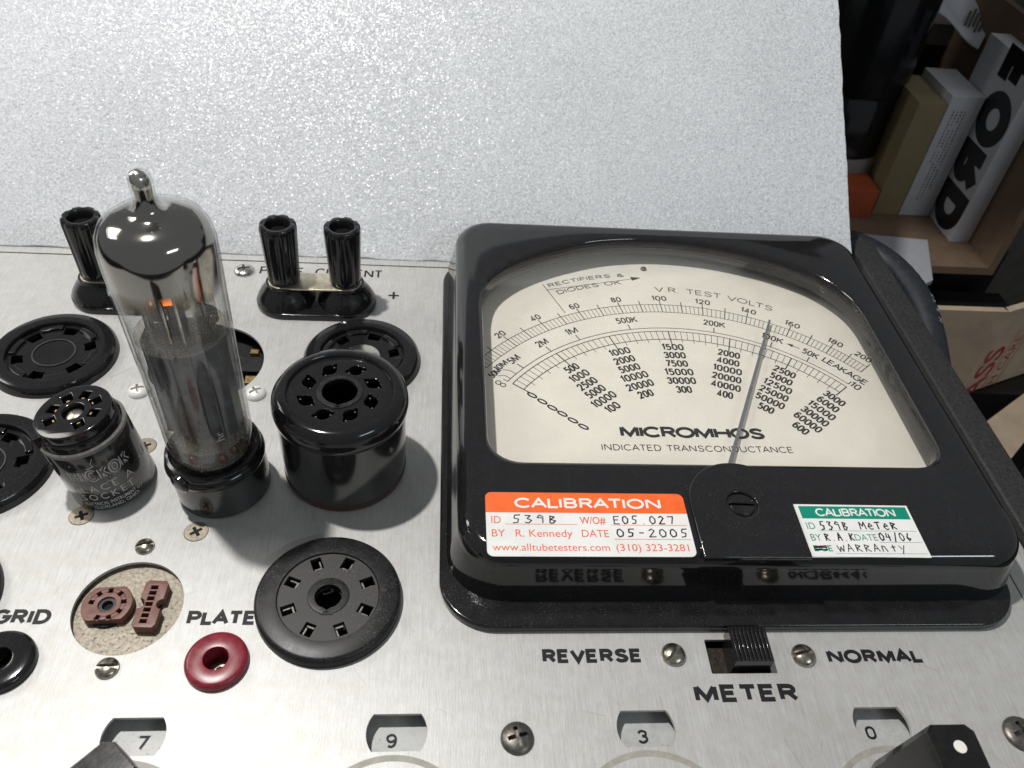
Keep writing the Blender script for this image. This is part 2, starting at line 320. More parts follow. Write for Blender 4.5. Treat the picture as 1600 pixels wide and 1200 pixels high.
SF = {'A': (.86, [[(0, 0), (.43, 1), (.86, 0)], [(.16, .34), (.70, .34)]]), 'B': (.66, [[(0, 0), (0, 1), (.38, 1)] + _arc(.38, .76, .24, .24, 90, -90) + [(0, .52)], [(.38, .52)] + _arc(.38, .26, .28, .26, 90, -90) + [(0, 0)]]),
      'C': (.86, [_arc(.47, .5, .47, .5, 42, 318, 22)]), 'D': (.76, [[(0, 0), (0, 1), (.32, 1)] + _arc(.32, .5, .44, .5, 90, -90, 14) + [(0, 0)]]), 'E': (.6, [[(.6, 1), (0, 1), (0, 0), (.6, 0)], [(0, .52), (.52, .52)]]),
      'F': (.58, [[(.58, 1), (0, 1), (0, 0)], [(0, .5), (.5, .5)]]), 'G': (.88, [_arc(.47, .5, .47, .5, 42, 360, 24) + [(.52, .5)]]), 'H': (.76, [[(0, 0), (0, 1)], [(.76, 0), (.76, 1)], [(0, .52), (.76, .52)]]), 'I': (.0, [[(0, 0), (0, 1)]]),
      'K': (.68, [[(0, 0), (0, 1)], [(.66, 1), (0, .42)], [(.22, .60), (.68, 0)]]), 'L': (.55, [[(0, 1), (0, 0), (.55, 0)]]), 'M': (.90, [[(0, 0), (0, 1)], [(.90, 0), (.90, 1)], [(.03, .98), (.45, .08), (.87, .98)]]), 'N': (.80, [[(0, 0), (0, 1)], [(.80, 0), (.80, 1)], [(.03, .98), (.77, .02)]]),
      'O': (.94, [_O(.94)]), 'P': (.64, [[(0, 0), (0, 1), (.36, 1)] + _arc(.36, .74, .28, .26, 90, -90) + [(0, .48)]]), 'R': (.68, [[(0, 0), (0, 1), (.38, 1)] + _arc(.38, .75, .26, .25, 90, -90) + [(0, .5)], [(.34, .5), (.68, 0)]]),
      'S': (.69, [_S]), 'T': (.74, [[(0, 1), (.74, 1)], [(.37, 1), (.37, 0)]]), 'U': (.74, [[(0, 1), (0, .36)] + _arc(.37, .36, .37, .36, 180, 360, 14) + [(.74, 1)]]), 'V': (.84, [[(0, 1), (.42, 0), (.84, 1)]]), 'W': (1.1, [[(0, 1), (.28, 0), (.55, .9), (.82, 0), (1.1, 1)]]),
      'X': (.8, [[(0, 0), (.8, 1)], [(0, 1), (.8, 0)]]), 'Y': (.8, [[(0, 1), (.4, .48), (.8, 1)], [(.4, .48), (.4, 0)]]), '&': (.8, [_cr([(.8, .02), (.2, .66), (.18, .88), (.36, 1), (.54, .88), (.46, .66), (.1, .42), (.03, .2), (.2, .02), (.48, .05), (.74, .45)])]),
      '.': (.06, [[(0, .05), (.06, .05)]]), '-': (.4, [[(0, .45), (.4, .45)]]), '0': (.48, [_D0]), '1': (.2, [[(.0, .8), (.18, 1), (.18, 0)]]), '2': (.48, [_cr([(.02, .74), (.08, .93), (.25, 1), (.43, .9), (.46, .68), (.34, .45), (.03, .0)]) + [(.48, 0)]]),
      '3': (.48, [_cr([(.02, .80), (.12, .96), (.28, 1), (.44, .88), (.42, .64), (.22, .54)]), _cr([(.22, .54), (.44, .45), (.47, .2), (.34, .03), (.16, .0), (.0, .16)])]), '4': (.52, [[(.52, .24), (0, .24), (.36, 1), (.36, 0)]]),
      '5': (.48, [[(.45, 1), (.08, 1), (.04, .54)] + _cr([(.04, .54), (.24, .63), (.44, .5), (.47, .26), (.36, .04), (.16, .0), (.0, .12)])]), '6': (.48, [_cr([(.42, .92), (.26, 1), (.08, .86), (.01, .5), (.02, .22), (.12, .03), (.28, .0), (.44, .12), (.47, .34), (.38, .54), (.22, .58), (.03, .42)])]),
      '7': (.46, [[(0, 1), (.46, 1), (.16, 0)]]), '8': (.48, [_arc(.24, .77, .2, .23, 270, -90, 18), _arc(.24, .27, .24, .27, 90, 450, 18)]), '9': (.48, [[(.06+.48-.54*x/.48 if False else .48-x, 1-y) for x, y in _cr([(.42, .92), (.26, 1), (.08, .86), (.01, .5), (.02, .22), (.12, .03), (.28, .0), (.44, .12), (.47, .34), (.38, .54), (.22, .58), (.03, .42)])]])}
SF['9'] = (.48, [[(.48-x, 1-y) for x, y in SF['6'][1][0]]])
def strip(mb, pts, w, z, m, fn=None, T=None):
    n = len(pts); closed = math.hypot(pts[0][0]-pts[-1][0], pts[0][1]-pts[-1][1]) < 1e-6
    q = []
    for i in range(n):
        a = pts[i-1] if i else (pts[-2] if closed else pts[0]); b = pts[i]; c = pts[i+1] if i < n-1 else (pts[1] if closed else pts[-1])
        d1 = Vector((b[0]-a[0], b[1]-a[1])); d2 = Vector((c[0]-b[0], c[1]-b[1]))
        if d1.length < 1e-9: d1 = d2
        if d2.length < 1e-9: d2 = d1
        d1 = d1.normalized(); d2 = d2.normalized(); t = d1+d2
        t = t.normalized() if t.length > 1e-4 else d1
        nn = Vector((-t.y, t.x)); k = max(nn.dot(Vector((-d1.y, d1.x))), .42); h = w/2/k
        zq = z+.0002*i if n < 8 else z+.00003*i
        q += [(b[0]+nn.x*h, b[1]+nn.y*h, zq), (b[0]-nn.x*h, b[1]-nn.y*h, zq)]
    if fn: q = [fn(Vector(p)) for p in q]
    mb.add(q, [(2*i, 2*i+1, 2*i+3, 2*i+2) for i in range(n-1)], m, T)
def st(mb, s, m, z=0, x0=None, x1=None, y=0.0, cap=.3, wt=.04, xc=None, w=None, T=None, fn=None, gap=.22):
    tot = -gap; pos = []
    LB = {'A': -.11, 'T': -.10, 'V': -.10, 'Y': -.1, 'O': -.04, 'C': -.04, 'G': -.04, 'W': -.08}; RB_ = dict(LB, L=-.12, P=-.08, D=-.04, R=-.03, F=-.08, G=0)
    for i_, ch in enumerate(s):
        gw = SF[ch][0] if ch in SF else .30
        kn_ = (LB.get(ch, 0)+RB_.get(s[i_-1], 0)) if i_ else 0
        pos.append(tot+gap+kn_); tot += gap+gw+kn_
    if w is None: w = (x1-x0) if x1 is not None else tot*(cap-wt)+wt
    sx = (w-wt)/max(tot, .01); sy = cap-wt
    X0 = (x0 if x0 is not None else xc-w/2)+wt/2
    if tot < .05: sx = 1
    k = 0
    for ch, p in zip(s, pos):
        if ch not in SF: continue
        for i, strk in enumerate(SF[ch][1]):
            pts = [(X0+(p+a)*sx, y+wt/2+b*sy) for a, b in strk]
            # butt ends flush with the cap lines
            strip(mb, pts, wt, z+.0016*(i % 3), m, fn, T)
def obj(name, mb, parent=None, loc=(0, 0, 0), rot=(0, 0, 0), smooth=40):
    me = bpy.data.meshes.new(name); me.from_pydata([tuple(v) for v in mb.v], [], mb.f)
    for m in mb.mats: me.materials.append(m)
    me.polygons.foreach_set('material_index', mb.m)
    if smooth:
        bm = bmesh.new(); bm.from_mesh(me); bmesh.ops.remove_doubles(bm, verts=bm.verts, dist=1e-5)
        bmesh.ops.recalc_face_normals(bm, faces=bm.faces) if smooth != 41 else None
        bm.to_mesh(me); bm.free()
        me.polygons.foreach_set('use_smooth', [abs(p.normal.z) < .9999 for p in me.polygons]); me.set_sharp_from_angle(angle=R(smooth))
    me.update()
    o = bpy.data.objects.new(name, me); S.collection.objects.link(o); o.parent = parent; o.location = loc; o.rotation_euler = rot
    return o
def flat(name, mb, parent=None, loc=(0, 0, 0), rot=(0, 0, 0)): return obj(name, mb, parent, loc, rot, smooth=0)
def thing(name, label, cat, loc=(0, 0, 0), rot=(0, 0, 0), group=None):
    o = bpy.data.objects.new(name, None); S.collection.objects.link(o); o.location = loc; o.rotation_euler = rot
    o.empty_display_size = 1; o['label'] = label; o['category'] = cat
    if group: o['group'] = group
    return o
def tag(o, label, cat, group=None):
    o['label'] = label; o['category'] = cat
    if group: o['group'] = group
    return o
def dup(o, parent, loc, rot=None):
    c = o.copy(); S.collection.objects.link(c); c.parent = parent; c.location = loc
    if rot is not None: c.rotation_euler = rot
    for ch in list(o.children):
        d = ch.copy(); S.collection.objects.link(d); d.parent = c
    return c
def boolean(mb, cut, op='DIFFERENCE'):
    a = obj('a', mb, smooth=41); b = obj('b', cut, smooth=41)
    mo = a.modifiers.new('b', 'BOOLEAN'); mo.object = b; mo.operation = op; mo.solver = 'EXACT'
    dg = bpy.context.evaluated_depsgraph_get(); me = bpy.data.meshes.new_from_object(a.evaluated_get(dg))
    r_ = MB(); r_.mats = list(mb.mats)
    for m in cut.mats:
        if m not in r_.mats: r_.mats.append(m)
    r_.v = [tuple(v.co) for v in me.vertices]; r_.f = [tuple(p.vertices) for p in me.polygons]
    r_.m = [min(p.material_index, len(r_.mats)-1) for p in me.polygons]
    bpy.data.objects.remove(a); bpy.data.objects.remove(b); return r_
def circle(cx, cy, r_, n=48, a0=0.0): return [(cx+r_*math.cos(a0+2*PI*k/n), cy+r_*math.sin(a0+2*PI*k/n)) for k in range(n)]
def rrect(x0, y0, x1, y1, r_, n=8):
    out = []
    for cx, cy, a in ((x1-r_, y0+r_, -PI/2), (x1-r_, y1-r_, 0), (x0+r_, y1-r_, PI/2), (x0+r_, y0+r_, PI)):
        out += [(cx+r_*math.cos(a+PI/2*k/n), cy+r_*math.sin(a+PI/2*k/n)) for k in range(n+1)]
    return out
def stadium(xa, xb, cy, r_, n=20):
    return [(xb+r_*math.cos(-PI/2+PI*k/n), cy+r_*math.sin(-PI/2+PI*k/n)) for k in range(n+1)] + [(xa+r_*math.cos(PI/2+PI*k/n), cy+r_*math.sin(PI/2+PI*k/n)) for k in range(n+1)]
def rotrect(cx, cy, w, h, a): 
    c, s = math.cos(a), math.sin(a)
    return [(cx+x*c-y*s, cy+x*s+y*c) for x, y in ((-w/2, -h/2), (w/2, -h/2), (w/2, h/2), (-w/2, h/2))]
def keyhole(cx, cy, r_, kw, kl, n=40, ang=-PI/2):
    da = math.asin(kw/2/r_); pts = []
    for k in range(n+1):
        a = ang+da+(2*PI-2*da)*k/n; pts.append((cx+r_*math.cos(a), cy+r_*math.sin(a)))
    ca, sa = math.cos(ang), math.sin(ang)
    for t in (-1, 1): pts.append((cx+(r_+kl)*ca - t*kw/2*(-sa)*-1*-1, cy+(r_+kl)*sa - t*kw/2*ca))
    return pts
def smoothpoly(pts, n=10):
    out = []; N = len(pts)
    for i in range(N):
        p0, p1, p2, p3 = pts[i-1], pts[i], pts[(i+1) % N], pts[(i+2) % N]
        for k in range(n):
            t = k/n
            out.append(tuple(.5*((2*p1[d])+(-p0[d]+p2[d])*t+(2*p0[d]-5*p1[d]+4*p2[d]-p3[d])*t*t+(-p0[d]+3*p1[d]-3*p2[d]+p3[d])*t**3) for d in (0, 1)))
    return out

# ================================================================== setting
fl = MB().box((-140, -60, -24), (160, 190, -23), m_floor)
o = flat('bench', fl); o['kind'] = 'structure'

# ================================================================== the tube tester
tester = thing('tube_tester', 'vintage vacuum tube tester with brushed aluminium panel and big black meter', 'tube tester')

# ---- panel with its openings
WX = [-6.13, -.64, 4.86, 10.36]; WY = 7.9
def winshape(cx):
    out = []; rw = .66; hh = .41; a = math.asin(hh/rw)
    out += [(cx+rw*math.cos(-a+2*a*k/10), WY+rw*math.sin(-a+2*a*k/10)) for k in range(11)]
    out += [(cx+rw*math.cos(PI-a+2*a*k/10), WY+rw*math.sin(PI-a+2*a*k/10)) for k in range(11)]
    return out
holes = [circle(-7.07, 10.99, 1.25, 64), circle(-7.05, 19.6, 1.72, 64), rrect(6.66, 9.17, 8.12, 10.05, .03, 2)] + [winshape(x) for x in WX] + [circle(x, y, r_, 40) for x, y, r_ in ((-2.42, 11.13, 1.3), (-11.75, 11.13, 1.3), (-11.55, 19.65, 1.4), (-2.3, 19.82, 1.4), (-11.95, 15.2, 1.4), (-4.74, 9.55, .42), (-9.38, 9.57, .42))]
pm = MB().plate([[(-24, 0), (15.5, 0), (15.5, 24.95), (-24, 24.95)]] + holes, -.085, 0, m_panel)
panel = flat('panel', pm, tester)
flat('panel_strip', MB().box((-24, 24.99, -.17), (15.5, 26.9, .015), m_panel), tester)
flat('side_trim', MB().box((15.56, 0, -.3), (16.38, 27, -.02), m_panel), tester)
cs = MB().plate(rrect(16.42, -2, 17.5, 27.6, .4), -20, .28, m_vinyl, .12)
cs.box((-24.2, 0, -20), (16.4, 26.8, -2.2), m_vinyl)
obj('case', cs, tester)
flat('chassis', MB().box((-23.8, .2, -2.1), (15.3, 24.8, -1.3), m_void), tester)
# lettering printed on the panel
def word(s, x0, x1, y, cap, wt=.096, mt=m_ink):
    b = MB(); st(b, s, mt, .004, x0, x1, y, cap, wt, gap=.38); return flat('lettering', b, panel)
word('REVERSE', 2.67, 5.06, 9.47, .36); word('NORMAL', 9.62, 12.05, 9.40, .36); word('METER', 6.13, 8.59, 8.475, .43, .112)
word('PLATE', -5.65, -4.06, 10.50, .38); word('GRID', -10.02, -8.72, 10.54, .39); word('PLATE', -6.22, -4.72, 24.22, .45, .065); word('CURRENT', -4.3, -1.93, 24.22, .45, .065)
flat('lettering', MB().plate([(p[0]-1.48, p[1]+23.23) for p in [(.04, .04), (.04, .2), (-.04, .2), (-.04, .04), (-.18, .04), (-.18, -.04), (-.04, -.04), (-.04, -.2), (.04, -.2), (.04, -.04), (.18, -.04), (.18, .04)]], .003, .006, m_ink), panel)
for x in (-6.2, -.7, 4.8, 10.3):
    flat('knob_ring', MB().plate([circle(x, 5.6, 1.82, 72), circle(x, 5.6, 1.69, 72)], .002, .005, m_ring), panel)

# ---- number discs seen through the windows
for x, s, nx in zip(WX, '7930', (-5.88, -.74, 4.73, 9.98)):
    d = MB().plate(circle(x, 6.6, 2.4, 48), -.46, -.42, m_disc)
    dk = flat('number_disc', d, tester)
    b = MB(); st(b, s, m_ink, -.412, xc=nx*1.027, w=.24, y=WY-.16+(.05 if s == '7' else 0), cap=.31, wt=.055); flat('number', b, dk)

# ---- screws
def cross(r_, w): return [(w, w), (w, r_), (-w, r_), (-w, w), (-r_, w), (-r_, -w), (-w, -w), (-w, -r_), (w, -r_), (w, -w), (r_, -w), (r_, w)]
def dome(r_, h, m, n=40):
    pr = [(0, -.02), (r_, -.02), (r_, .02)] + [(r_*math.cos(a), .02+(h-.02)*math.sin(a)) for a in [PI/2*k/7 for k in range(1, 7)]] + [(0, h)]
    return MB().lathe(pr, m, n)
def slot_screw(name, r_, h, m, loc, a):
    b = boolean(dome(r_, h, m), MB().box((-2, -.045, h*.35), (2, .045, 2), m_void))
    return obj(name, b, tester, loc, (0, 0, a), 35)
def phillips(name, r_, h, m, loc, a, flatn=False):
    base = MB().lathe([(0, -.02), (r_, -.02), (r_, .008), (r_*.97, .014), (0, .014)], m, 40) if flatn else dome(r_, h, m)
    k = r_*.6; cut = MB().plate(cross(k, r_*.13), (-.10 if flatn else h*.1), 2, m_void)
    if flatn:
        b = MB().plate([circle(0, 0, r_, 40), cross(r_*.56, r_*.15)], -.005, .012, m); b.plate(circle(0, 0, r_*1.05, 40), .001, .003, m_void)
        return flat(name, b, tester, loc, (0, 0, a))
    return obj(name, boolean(base, cut), tester, loc, (0, 0, a), 35)
slot_screw('slotted_screw', .235, .17, m_nickel, (-7.12, 12.68, 0), .3)
slot_screw('slotted_screw', .26, .17, m_nickel, (-7.09, 9.43, 0), .02)
slot_screw('slotted_screw', .30, .2, m_nickel, (5.82, 9.65, 0), .85)
slot_screw('slotted_screw', .30, .2, m_nickel, (9.02, 9.6, 0), .12)
phillips('phillips_screw', .36, .17, m_steel, (-6.75, 24.35, 0), .3)
phillips('phillips_screw', .37, .16, m_grysc, (1.97, 7.72, 0), .25)
phillips('phillips_screw', .42, .16, m_grysc, (13.6, 7.62, 0), .25)
phillips('white_screw', .31, .2, m_white, (-8.72, 18.2, 0), .35)
phillips('white_screw', .31, .2, m_white, (-5.33, 18.2, 0), .6)
for x, y, a in ((-8.94, 13.64, .45), (-5.98, 13.16, .6), (-7.98, 16.06, .5)):
    phillips('countersunk_screw', .29, .1, m_flat, (x, y, 0), a, True)

# ---- octal and seven pin sockets set in the panel
def octal(loc):
    b = MB().lathe([(1.20, -.3), (1.20, .255), (1.22, .285), (1.62, .29), (1.70, .26), (1.735, .2), (1.74, 0)], m_worn, 80)
    s = obj('octal_socket', b, tester, loc)
    hs = [rotrect(.97*math.cos(a), .97*math.sin(a), .34, .27, a) for a in [R(-67.5+45*k) for k in range(8)]]
    obj('socket_insert', MB().plate([circle(0, 0, 1.195, 72)] + hs + [circle(0, 0, .5, 32)], .12, .24, m_inner), s)
    obj('hub', MB().plate([circle(0, 0, .50, 48), keyhole(0, -.02, .345, .2, .13)], .05, .262, m_worn, .02), s)
    flat('cavity', MB().plate(circle(0, 0, 1.18, 32), -.9, -.6, m_void), s)
    for k in range(8):
        a = R(-67.5+45*k); T = Matrix.Rotation(a, 4, 'Z')
        flat('contact', MB().box((.84, -.09, -.1), (.88, .09, .16), m_grysc, T), s); flat('contact', MB().box((.90, -.10, -.1), (1.08, -.065, .14), m_grysc, T), s)
    return s
o1 = octal((-2.42, 11.13, 0)); o1['label'] = 'octal socket with keyed centre hole beside the word PLATE'
dup(o1, tester, (-11.75, 11.13, 0))
def pocket_socket(loc, n, metal=False, a0=0.0):
    b = MB().lathe([(1.30, -.2), (1.30, .26), (1.33, .32), (1.5, .34), (1.72, .30), (1.80, .2), (1.83, 0)], m_bake, 80)
    s = obj('wafer_socket', b, tester, loc)
    hs = []
    for k in range(n):
        a = a0+2*PI*k/n; d = .20
        arc = [(1.18*math.cos(t), 1.18*math.sin(t)) for t in [a-d+2*d*j/6 for j in range(7)]] + [(.86*math.cos(t), .86*math.sin(t)) for t in [a+d-2*d*j/6 for j in range(7)]]
        hs.append(arc)
    obj('socket_insert', MB().plate([circle(0, 0, 1.30, 64)] + hs, .02, .16, m_bake), s)
    flat('cavity', MB().plate(circle(0, 0, 1.25, 32), -.6, -.12, m_void), s)
    if metal: obj('hub', MB().lathe([(.56, .16), (.56, .20), (.5, .22), (0, .225)], m_steel, 40), s)
    else: obj('hub', MB().plate([circle(0, 0, .62, 48), circle(0, 0, .58, 48)], .16, .19, m_inner), s)
    for k in range(n):
        a = a0+2*PI*(k+.5)/n; d = .28
        arc = [(1.27*math.cos(t), 1.27*math.sin(t)) for t in [a-d+2*d*j/6 for j in range(7)]] + [(1.08*math.cos(t), 1.08*math.sin(t)) for t in [a+d-2*d*j/6 for j in range(7)]]
        obj('insert_rib', MB().plate(arc, .15, .24, m_bake, .02), s)
    return s
pocket_socket((-11.55, 19.65, 0), 6, a0=.35); pocket_socket((-2.3, 19.82, 0), 6, True, .2); pocket_socket((-11.95, 15.2, 0), 6, a0=.1)

# ---- acorn style socket under the round hole behind the tube
b = MB().plate(circle(0, 0, 1.9, 48), -.75, -.6, m_void)
s = flat('round_socket', b, tester, (-7.05, 19.6, 0))
flat('socket_wafer', MB().plate(stadium(.7, 1.9, .15, .33), -.35, -.2, m_worn), s)
flat('contact', MB().box((1.2, -.62, -.55), (1.55, -.3, -.28), m_brass), s); flat('contact', MB().box((1.15, .75, -.55), (1.4, .95, -.28), m_brass), s)

# ---- pin straightener plate in the round hole
s = flat('straightener_plate', MB().plate(circle(0, 0, 1.5, 64), -.36, -.19, m_cork), tester, (-7.07, 10.99, 0))
blk = [(p[0], max(min(p[1], .47), -.42)) for p in circle(0, 0, .57, 48)]
hs = [rotrect(.37*math.cos(a), .37*math.sin(a), .12, .10, a) for a in [R(-112+40*k) for k in range(8)]]
hs = [h for h in hs]
b = MB().plate([blk] + hs + [circle(0, 0, .2, 24)], -.19, .06, m_brown, .015)
b.plate([circle(0, 0, .2, 24), circle(0, 0, .13, 20)], -.19, .0, m_inner); b.plate(circle(0, 0, .5, 24), -.19, -.12, m_void)
for k in range(7):
    a0_, a1_ = R(-112+40*k+8), R(-112+40*(k+1)-8)
    for rr_ in (.33, .42): b.ribbon([(rr_*math.cos(a0_+(a1_-a0_)*j/4), rr_*math.sin(a0_+(a1_-a0_)*j/4)) for j in range(5)], .012, .0615, m_void)
obj('straightener_block', b, s, (-.48, .04, 0), (0, 0, .06))
out = rrect(-.27, -.63, .27, .63, .08, 4)
o2 = []
for k in range(9): a = -PI/2+PI*k/8; o2.append((-.27+.13*math.cos(a), .13*math.sin(a)))
o3 = []
for k in range(9): a = PI/2+PI*k/8; o3.append((.27+.13*math.cos(a), .13*math.sin(a)))
out = [(.27, -.55), (.20, -.63), (-.20, -.63), (-.27, -.55)] [::-1]
out = [(-.27, -.55), (-.20, -.63), (.20, -.63), (.27, -.55)] + o3[::-1] + [(.27, .55), (.20, .63), (-.20, .63), (-.27, .55)] + o2[::-1]
hs = [rotrect(-.03, -.46+.15*k, .16, .10, 0) for k in range(7)]
b = MB().plate([out] + hs, -.19, .10, m_brown, .015); b.plate(rrect(-.2, -.55, .2, .55, .05), -.19, -.1, m_void)
obj('straightener_block', b, s, (.52, .03, 0), (0, 0, -.04))

# ---- pin jacks
def jack(loc, m, r_, label=None):
    o = obj('pin_jack', MB().lathe([(.27, -.5), (.27, .20), (.285, .225), (.31, .23), (r_*.84, .225), (r_*.94, .20), (r_*.985, .15), (r_, .09), (r_*.99, 0)], m, 64), tester, loc)
    obj('bushing', MB().lathe([(0, -.45), (.09, -.45), (.09, -.33), (.17, -.33), (.17, -.45), (.27, -.45)], m_nickel, 24), o)
    if label: o['label'] = label
    return o
jack((-4.74, 9.55, 0), m_red, .70, 'red pin jack under the word PLATE'); jack((-9.38, 9.57, 0), m_bake, .74, 'black pin jack under the word GRID')

# ---- binding posts
def fluted(r0, r1, z0, z1, m):
    n = 96; prof = []; vs = []; fs = []
    zs = [(z0, r0*.86), (z0+.1, r0), (z0+.3, r0), (z1-.18, r1), (z1-.06, r1*.985), (z1-.01, r1*.93), (z1, r1*.86), (z1-.01, r1*.68), (z1-.05, r1*.63), (z1-.32, r1*.60)]
    for z, r_ in zs:
        for k in range(n):
            a = 2*PI*k/n; flt = 0.0
            if z0+.05 < z < z1+.01 and r_ > r1*.8: flt = .055*max(0, math.cos(8*a))**.5 if z > z0+.2 else 0
            vs.append(((r_-flt)*math.cos(a), (r_-flt)*math.sin(a), z))
    for i in range(len(zs)-1):
        for k in range(n): fs.append((i*n+k, i*n+(k+1) % n, (i+1)*n+(k+1) % n, (i+1)*n+k))
    fs.append(tuple(range(n))[::-1]); fs.append(tuple((len(zs)-1)*n+k for k in range(n)))
    return MB().add(vs, fs, m)
def posts(xa, xb, y):
    b = MB().plate(stadium(xa, xb, 0, .99), 0, .22, m_bake, .04)
    for x in (xa, xb): b.lathe([(.97, .2), (.93, .34), (.80, .56), (.67, .74), (.62, .84), (.61, .88), (0, .88)], m_bake, 56, Matrix.Translation((x, 0, 0)))
    base = obj('binding_post_base', b, tester, (0, y, 0))
    for x in (xa, xb): obj('binding_post', fluted(.52, .59, .95, 3.1, m_bake), base, (x, 0, 0), (0, 0, .1))
    st_ = MB().plate([stadium(xa-.06, xb+.06, -.06, .46)], .885, .945, m_link, .012)
    obj('shorting_link', st_, base)
    return base
posts(-5.03, -3.03, 22.72); posts(-10.98, -8.98, 22.72)

# ---- slide switch
b = MB().box((6.4, 9.0, -.9), (8.4, 10.2, -.45), m_void)
sw = flat('slide_switch', b, tester)
rs = MB().plate(rrect(6.7, 9.2, 8.1, 10.0, .02, 2), -.45, -.30, mat('rusty_slider', (.035, .026, .02), .55, .5, var=.7, vscale=9, bump=.8, bscale=14, dust=.8, dscale=5, dcol=(.4, .28, .14, 1)))
flat('slider_plate', rs, sw)
kb = MB().box((7.17, 9.27, -.3), (8.09, 10.16, .40), m_bake)
nr = 9
for k in range(nr):
    x = 7.185+.89*(k+.5)/nr
    kb.plate([(x-.03, 9.275), (x+.03, 9.275), (x+.03, 10.15), (x-.03, 10.15)], .385, .455, m_bake, .022)
obj('switch_knob', kb, sw)

# ---- pointer knobs
def knob(loc, a, dot):
    def outl(w, l0, l1, c): return [(-w, -l0), (w, -l0), (w, l1-c), (w-c, l1), (-w+c, l1), (-w, l1-c)]
    lo, hi = outl(.74, 1.4, 1.46, .22), outl(.50, 1.15, 1.26, .16)
    ins = outl(.46, 1.11, 1.22, .14)
    vs = [p+(.15,) for p in lo]+[p+(2.42,) for p in hi]+[p+(2.5,) for p in ins]
    fs = [(i, (i+1) % 6, 6+(i+1) % 6, 6+i) for i in range(6)]+[(6+i, 6+(i+1) % 6, 12+(i+1) % 6, 12+i) for i in range(6)]+[tuple(range(12, 18)), tuple(range(6))[::-1]]
    k = obj('pointer_knob', MB().add(vs, fs, m_knob).lathe([(1.25, .02), (1.25, .3), (1.1, .42), (0, .42)], m_knob, 48), tester, loc, (0, 0, a), 25)
    if dot: obj('index_dot', MB().plate(circle(0, 0, .125, 24), 2.5, 2.512, m_wdot), k, (.03, .78, 0))
    return k
knob((10.3, 5.56, 0), 0.0, True); knob((-6.2, 5.6, 0), R(-43), False)

# ================================================================== meter
OX0, OX1 = 1.46, 14.1
arc = []
def opening(ins=0.0):
    x0, x1, y0, yt = OX0+ins, OX1-ins, 14.27+ins, 24.88-ins
    pts = []
    for k in range(9): a = -PI/2+PI/2*k/8; pts.append((x1-.95+.95*math.cos(a), y0+.95+.95*math.sin(a)))
    # right side up to the shoulder, the wide arch, then down the left side
    xc = (x0+x1)/2; hw = (x1-x0)/2
    top = [(14.10, 17.5), (14.09, 20.2), (14.06, 21.2), (13.86, 22.0), (13.40, 22.75), (12.75, 23.38), (11.5, 24.08), (9.75, 24.66), (7.78, 24.88), (5.8, 24.66), (4.1, 24.02), (2.85, 23.28), (2.12, 22.62), (1.68, 21.95), (1.49, 21.15), (1.46, 20.2), (1.46, 17.5)]
    for p in _cr(top, 5): 
        q = Vector((xc-p[0], 19-p[1])).normalized(); pts.append((p[0]+q.x*ins, p[1]+q.y*ins))
    for k in range(9): a = PI+PI/2*k/8; pts.append((x0+.95+.95*math.cos(a), y0+.95+.95*math.sin(a)))
    return pts
def loft(mb, loops, m):
    n = len(loops[0][0]); base = []
    for lp, z in loops: base += [(p[0], p[1], z) for p in lp]
    mb.add(base, [(i*n+k, i*n+(k+1) % n, (i+1)*n+(k+1) % n, (i+1)*n+k) for i in range(len(loops)-1) for k in range(n)], m)
def bz(ins): return rrect(.46+ins, 11.03+ins, 15.36-ins, 25.92-ins, 1.35-ins*.8, 12)
bzm = MB(); RB = .42
prof = [(-.06, .2), (.15, 1.12)]+[(.15+.02+RB*(1-math.cos(t)), 1.12+.12+(1.7-1.24)*math.sin(t)) for t in [PI/2*k/7 for k in range(8)]]
loft(bzm, [(bz(i), z) for i, z in prof], m_bezel)
loft(bzm, [(opening(-.17), 1.7), (opening(-.10), 1.685), (opening(-.04), 1.64), (opening(0), 1.55), (opening(0), 1.2)], m_bezel)
me_ = curve_mesh([bz(prof[-1][0]), opening(-.17)], 1.7, 1.7); bzm.mesh(me_, m_bezel)
meter = obj('meter', bzm, tester, smooth=50)
meter['label'] = 'large square black panel meter reading MICROMHOS'
obj('base_flange', MB().plate(rrect(.23, 10.27, 15.14, 25.2, 1.35, 12), 0, .24, m_flange, .07, res=4), meter)
obj('inner_frame', MB().plate([opening(-.55), opening(-.02)], .97, 1.36, m_dusty, .03), meter)
ZD = .9; DD = .55; CX, CY = 7.66, 13.96
d = MB().plate(opening(-.42), ZD-.06, ZD, m_dial)
zt = ZD+.004
def pol(a, r_): a = R(a); return (CX+r_*math.sin(a), CY+r_*math.cos(a))
def arcline(r_, a0, a1, w): d.ribbon([pol(a0+(a1-a0)*k/60, r_) for k in range(61)], w, zt, m_ink)
def tick(a, r0, r1, w): d.ribbon([pol(a, r0), pol(a, r1)], w, zt, m_ink)
def dtext(s, a, r_, cap, w, bold=.0):
    px_, py_ = pol(a, r_); T = Matrix.Translation((px_, py_, 0)) @ Matrix.Rotation(-R(a), 4, 'Z')
    st(d, s, m_ink, zt, xc=0, w=w, y=-cap/2, cap=cap, wt=.044+bold, T=T, gap=.26)
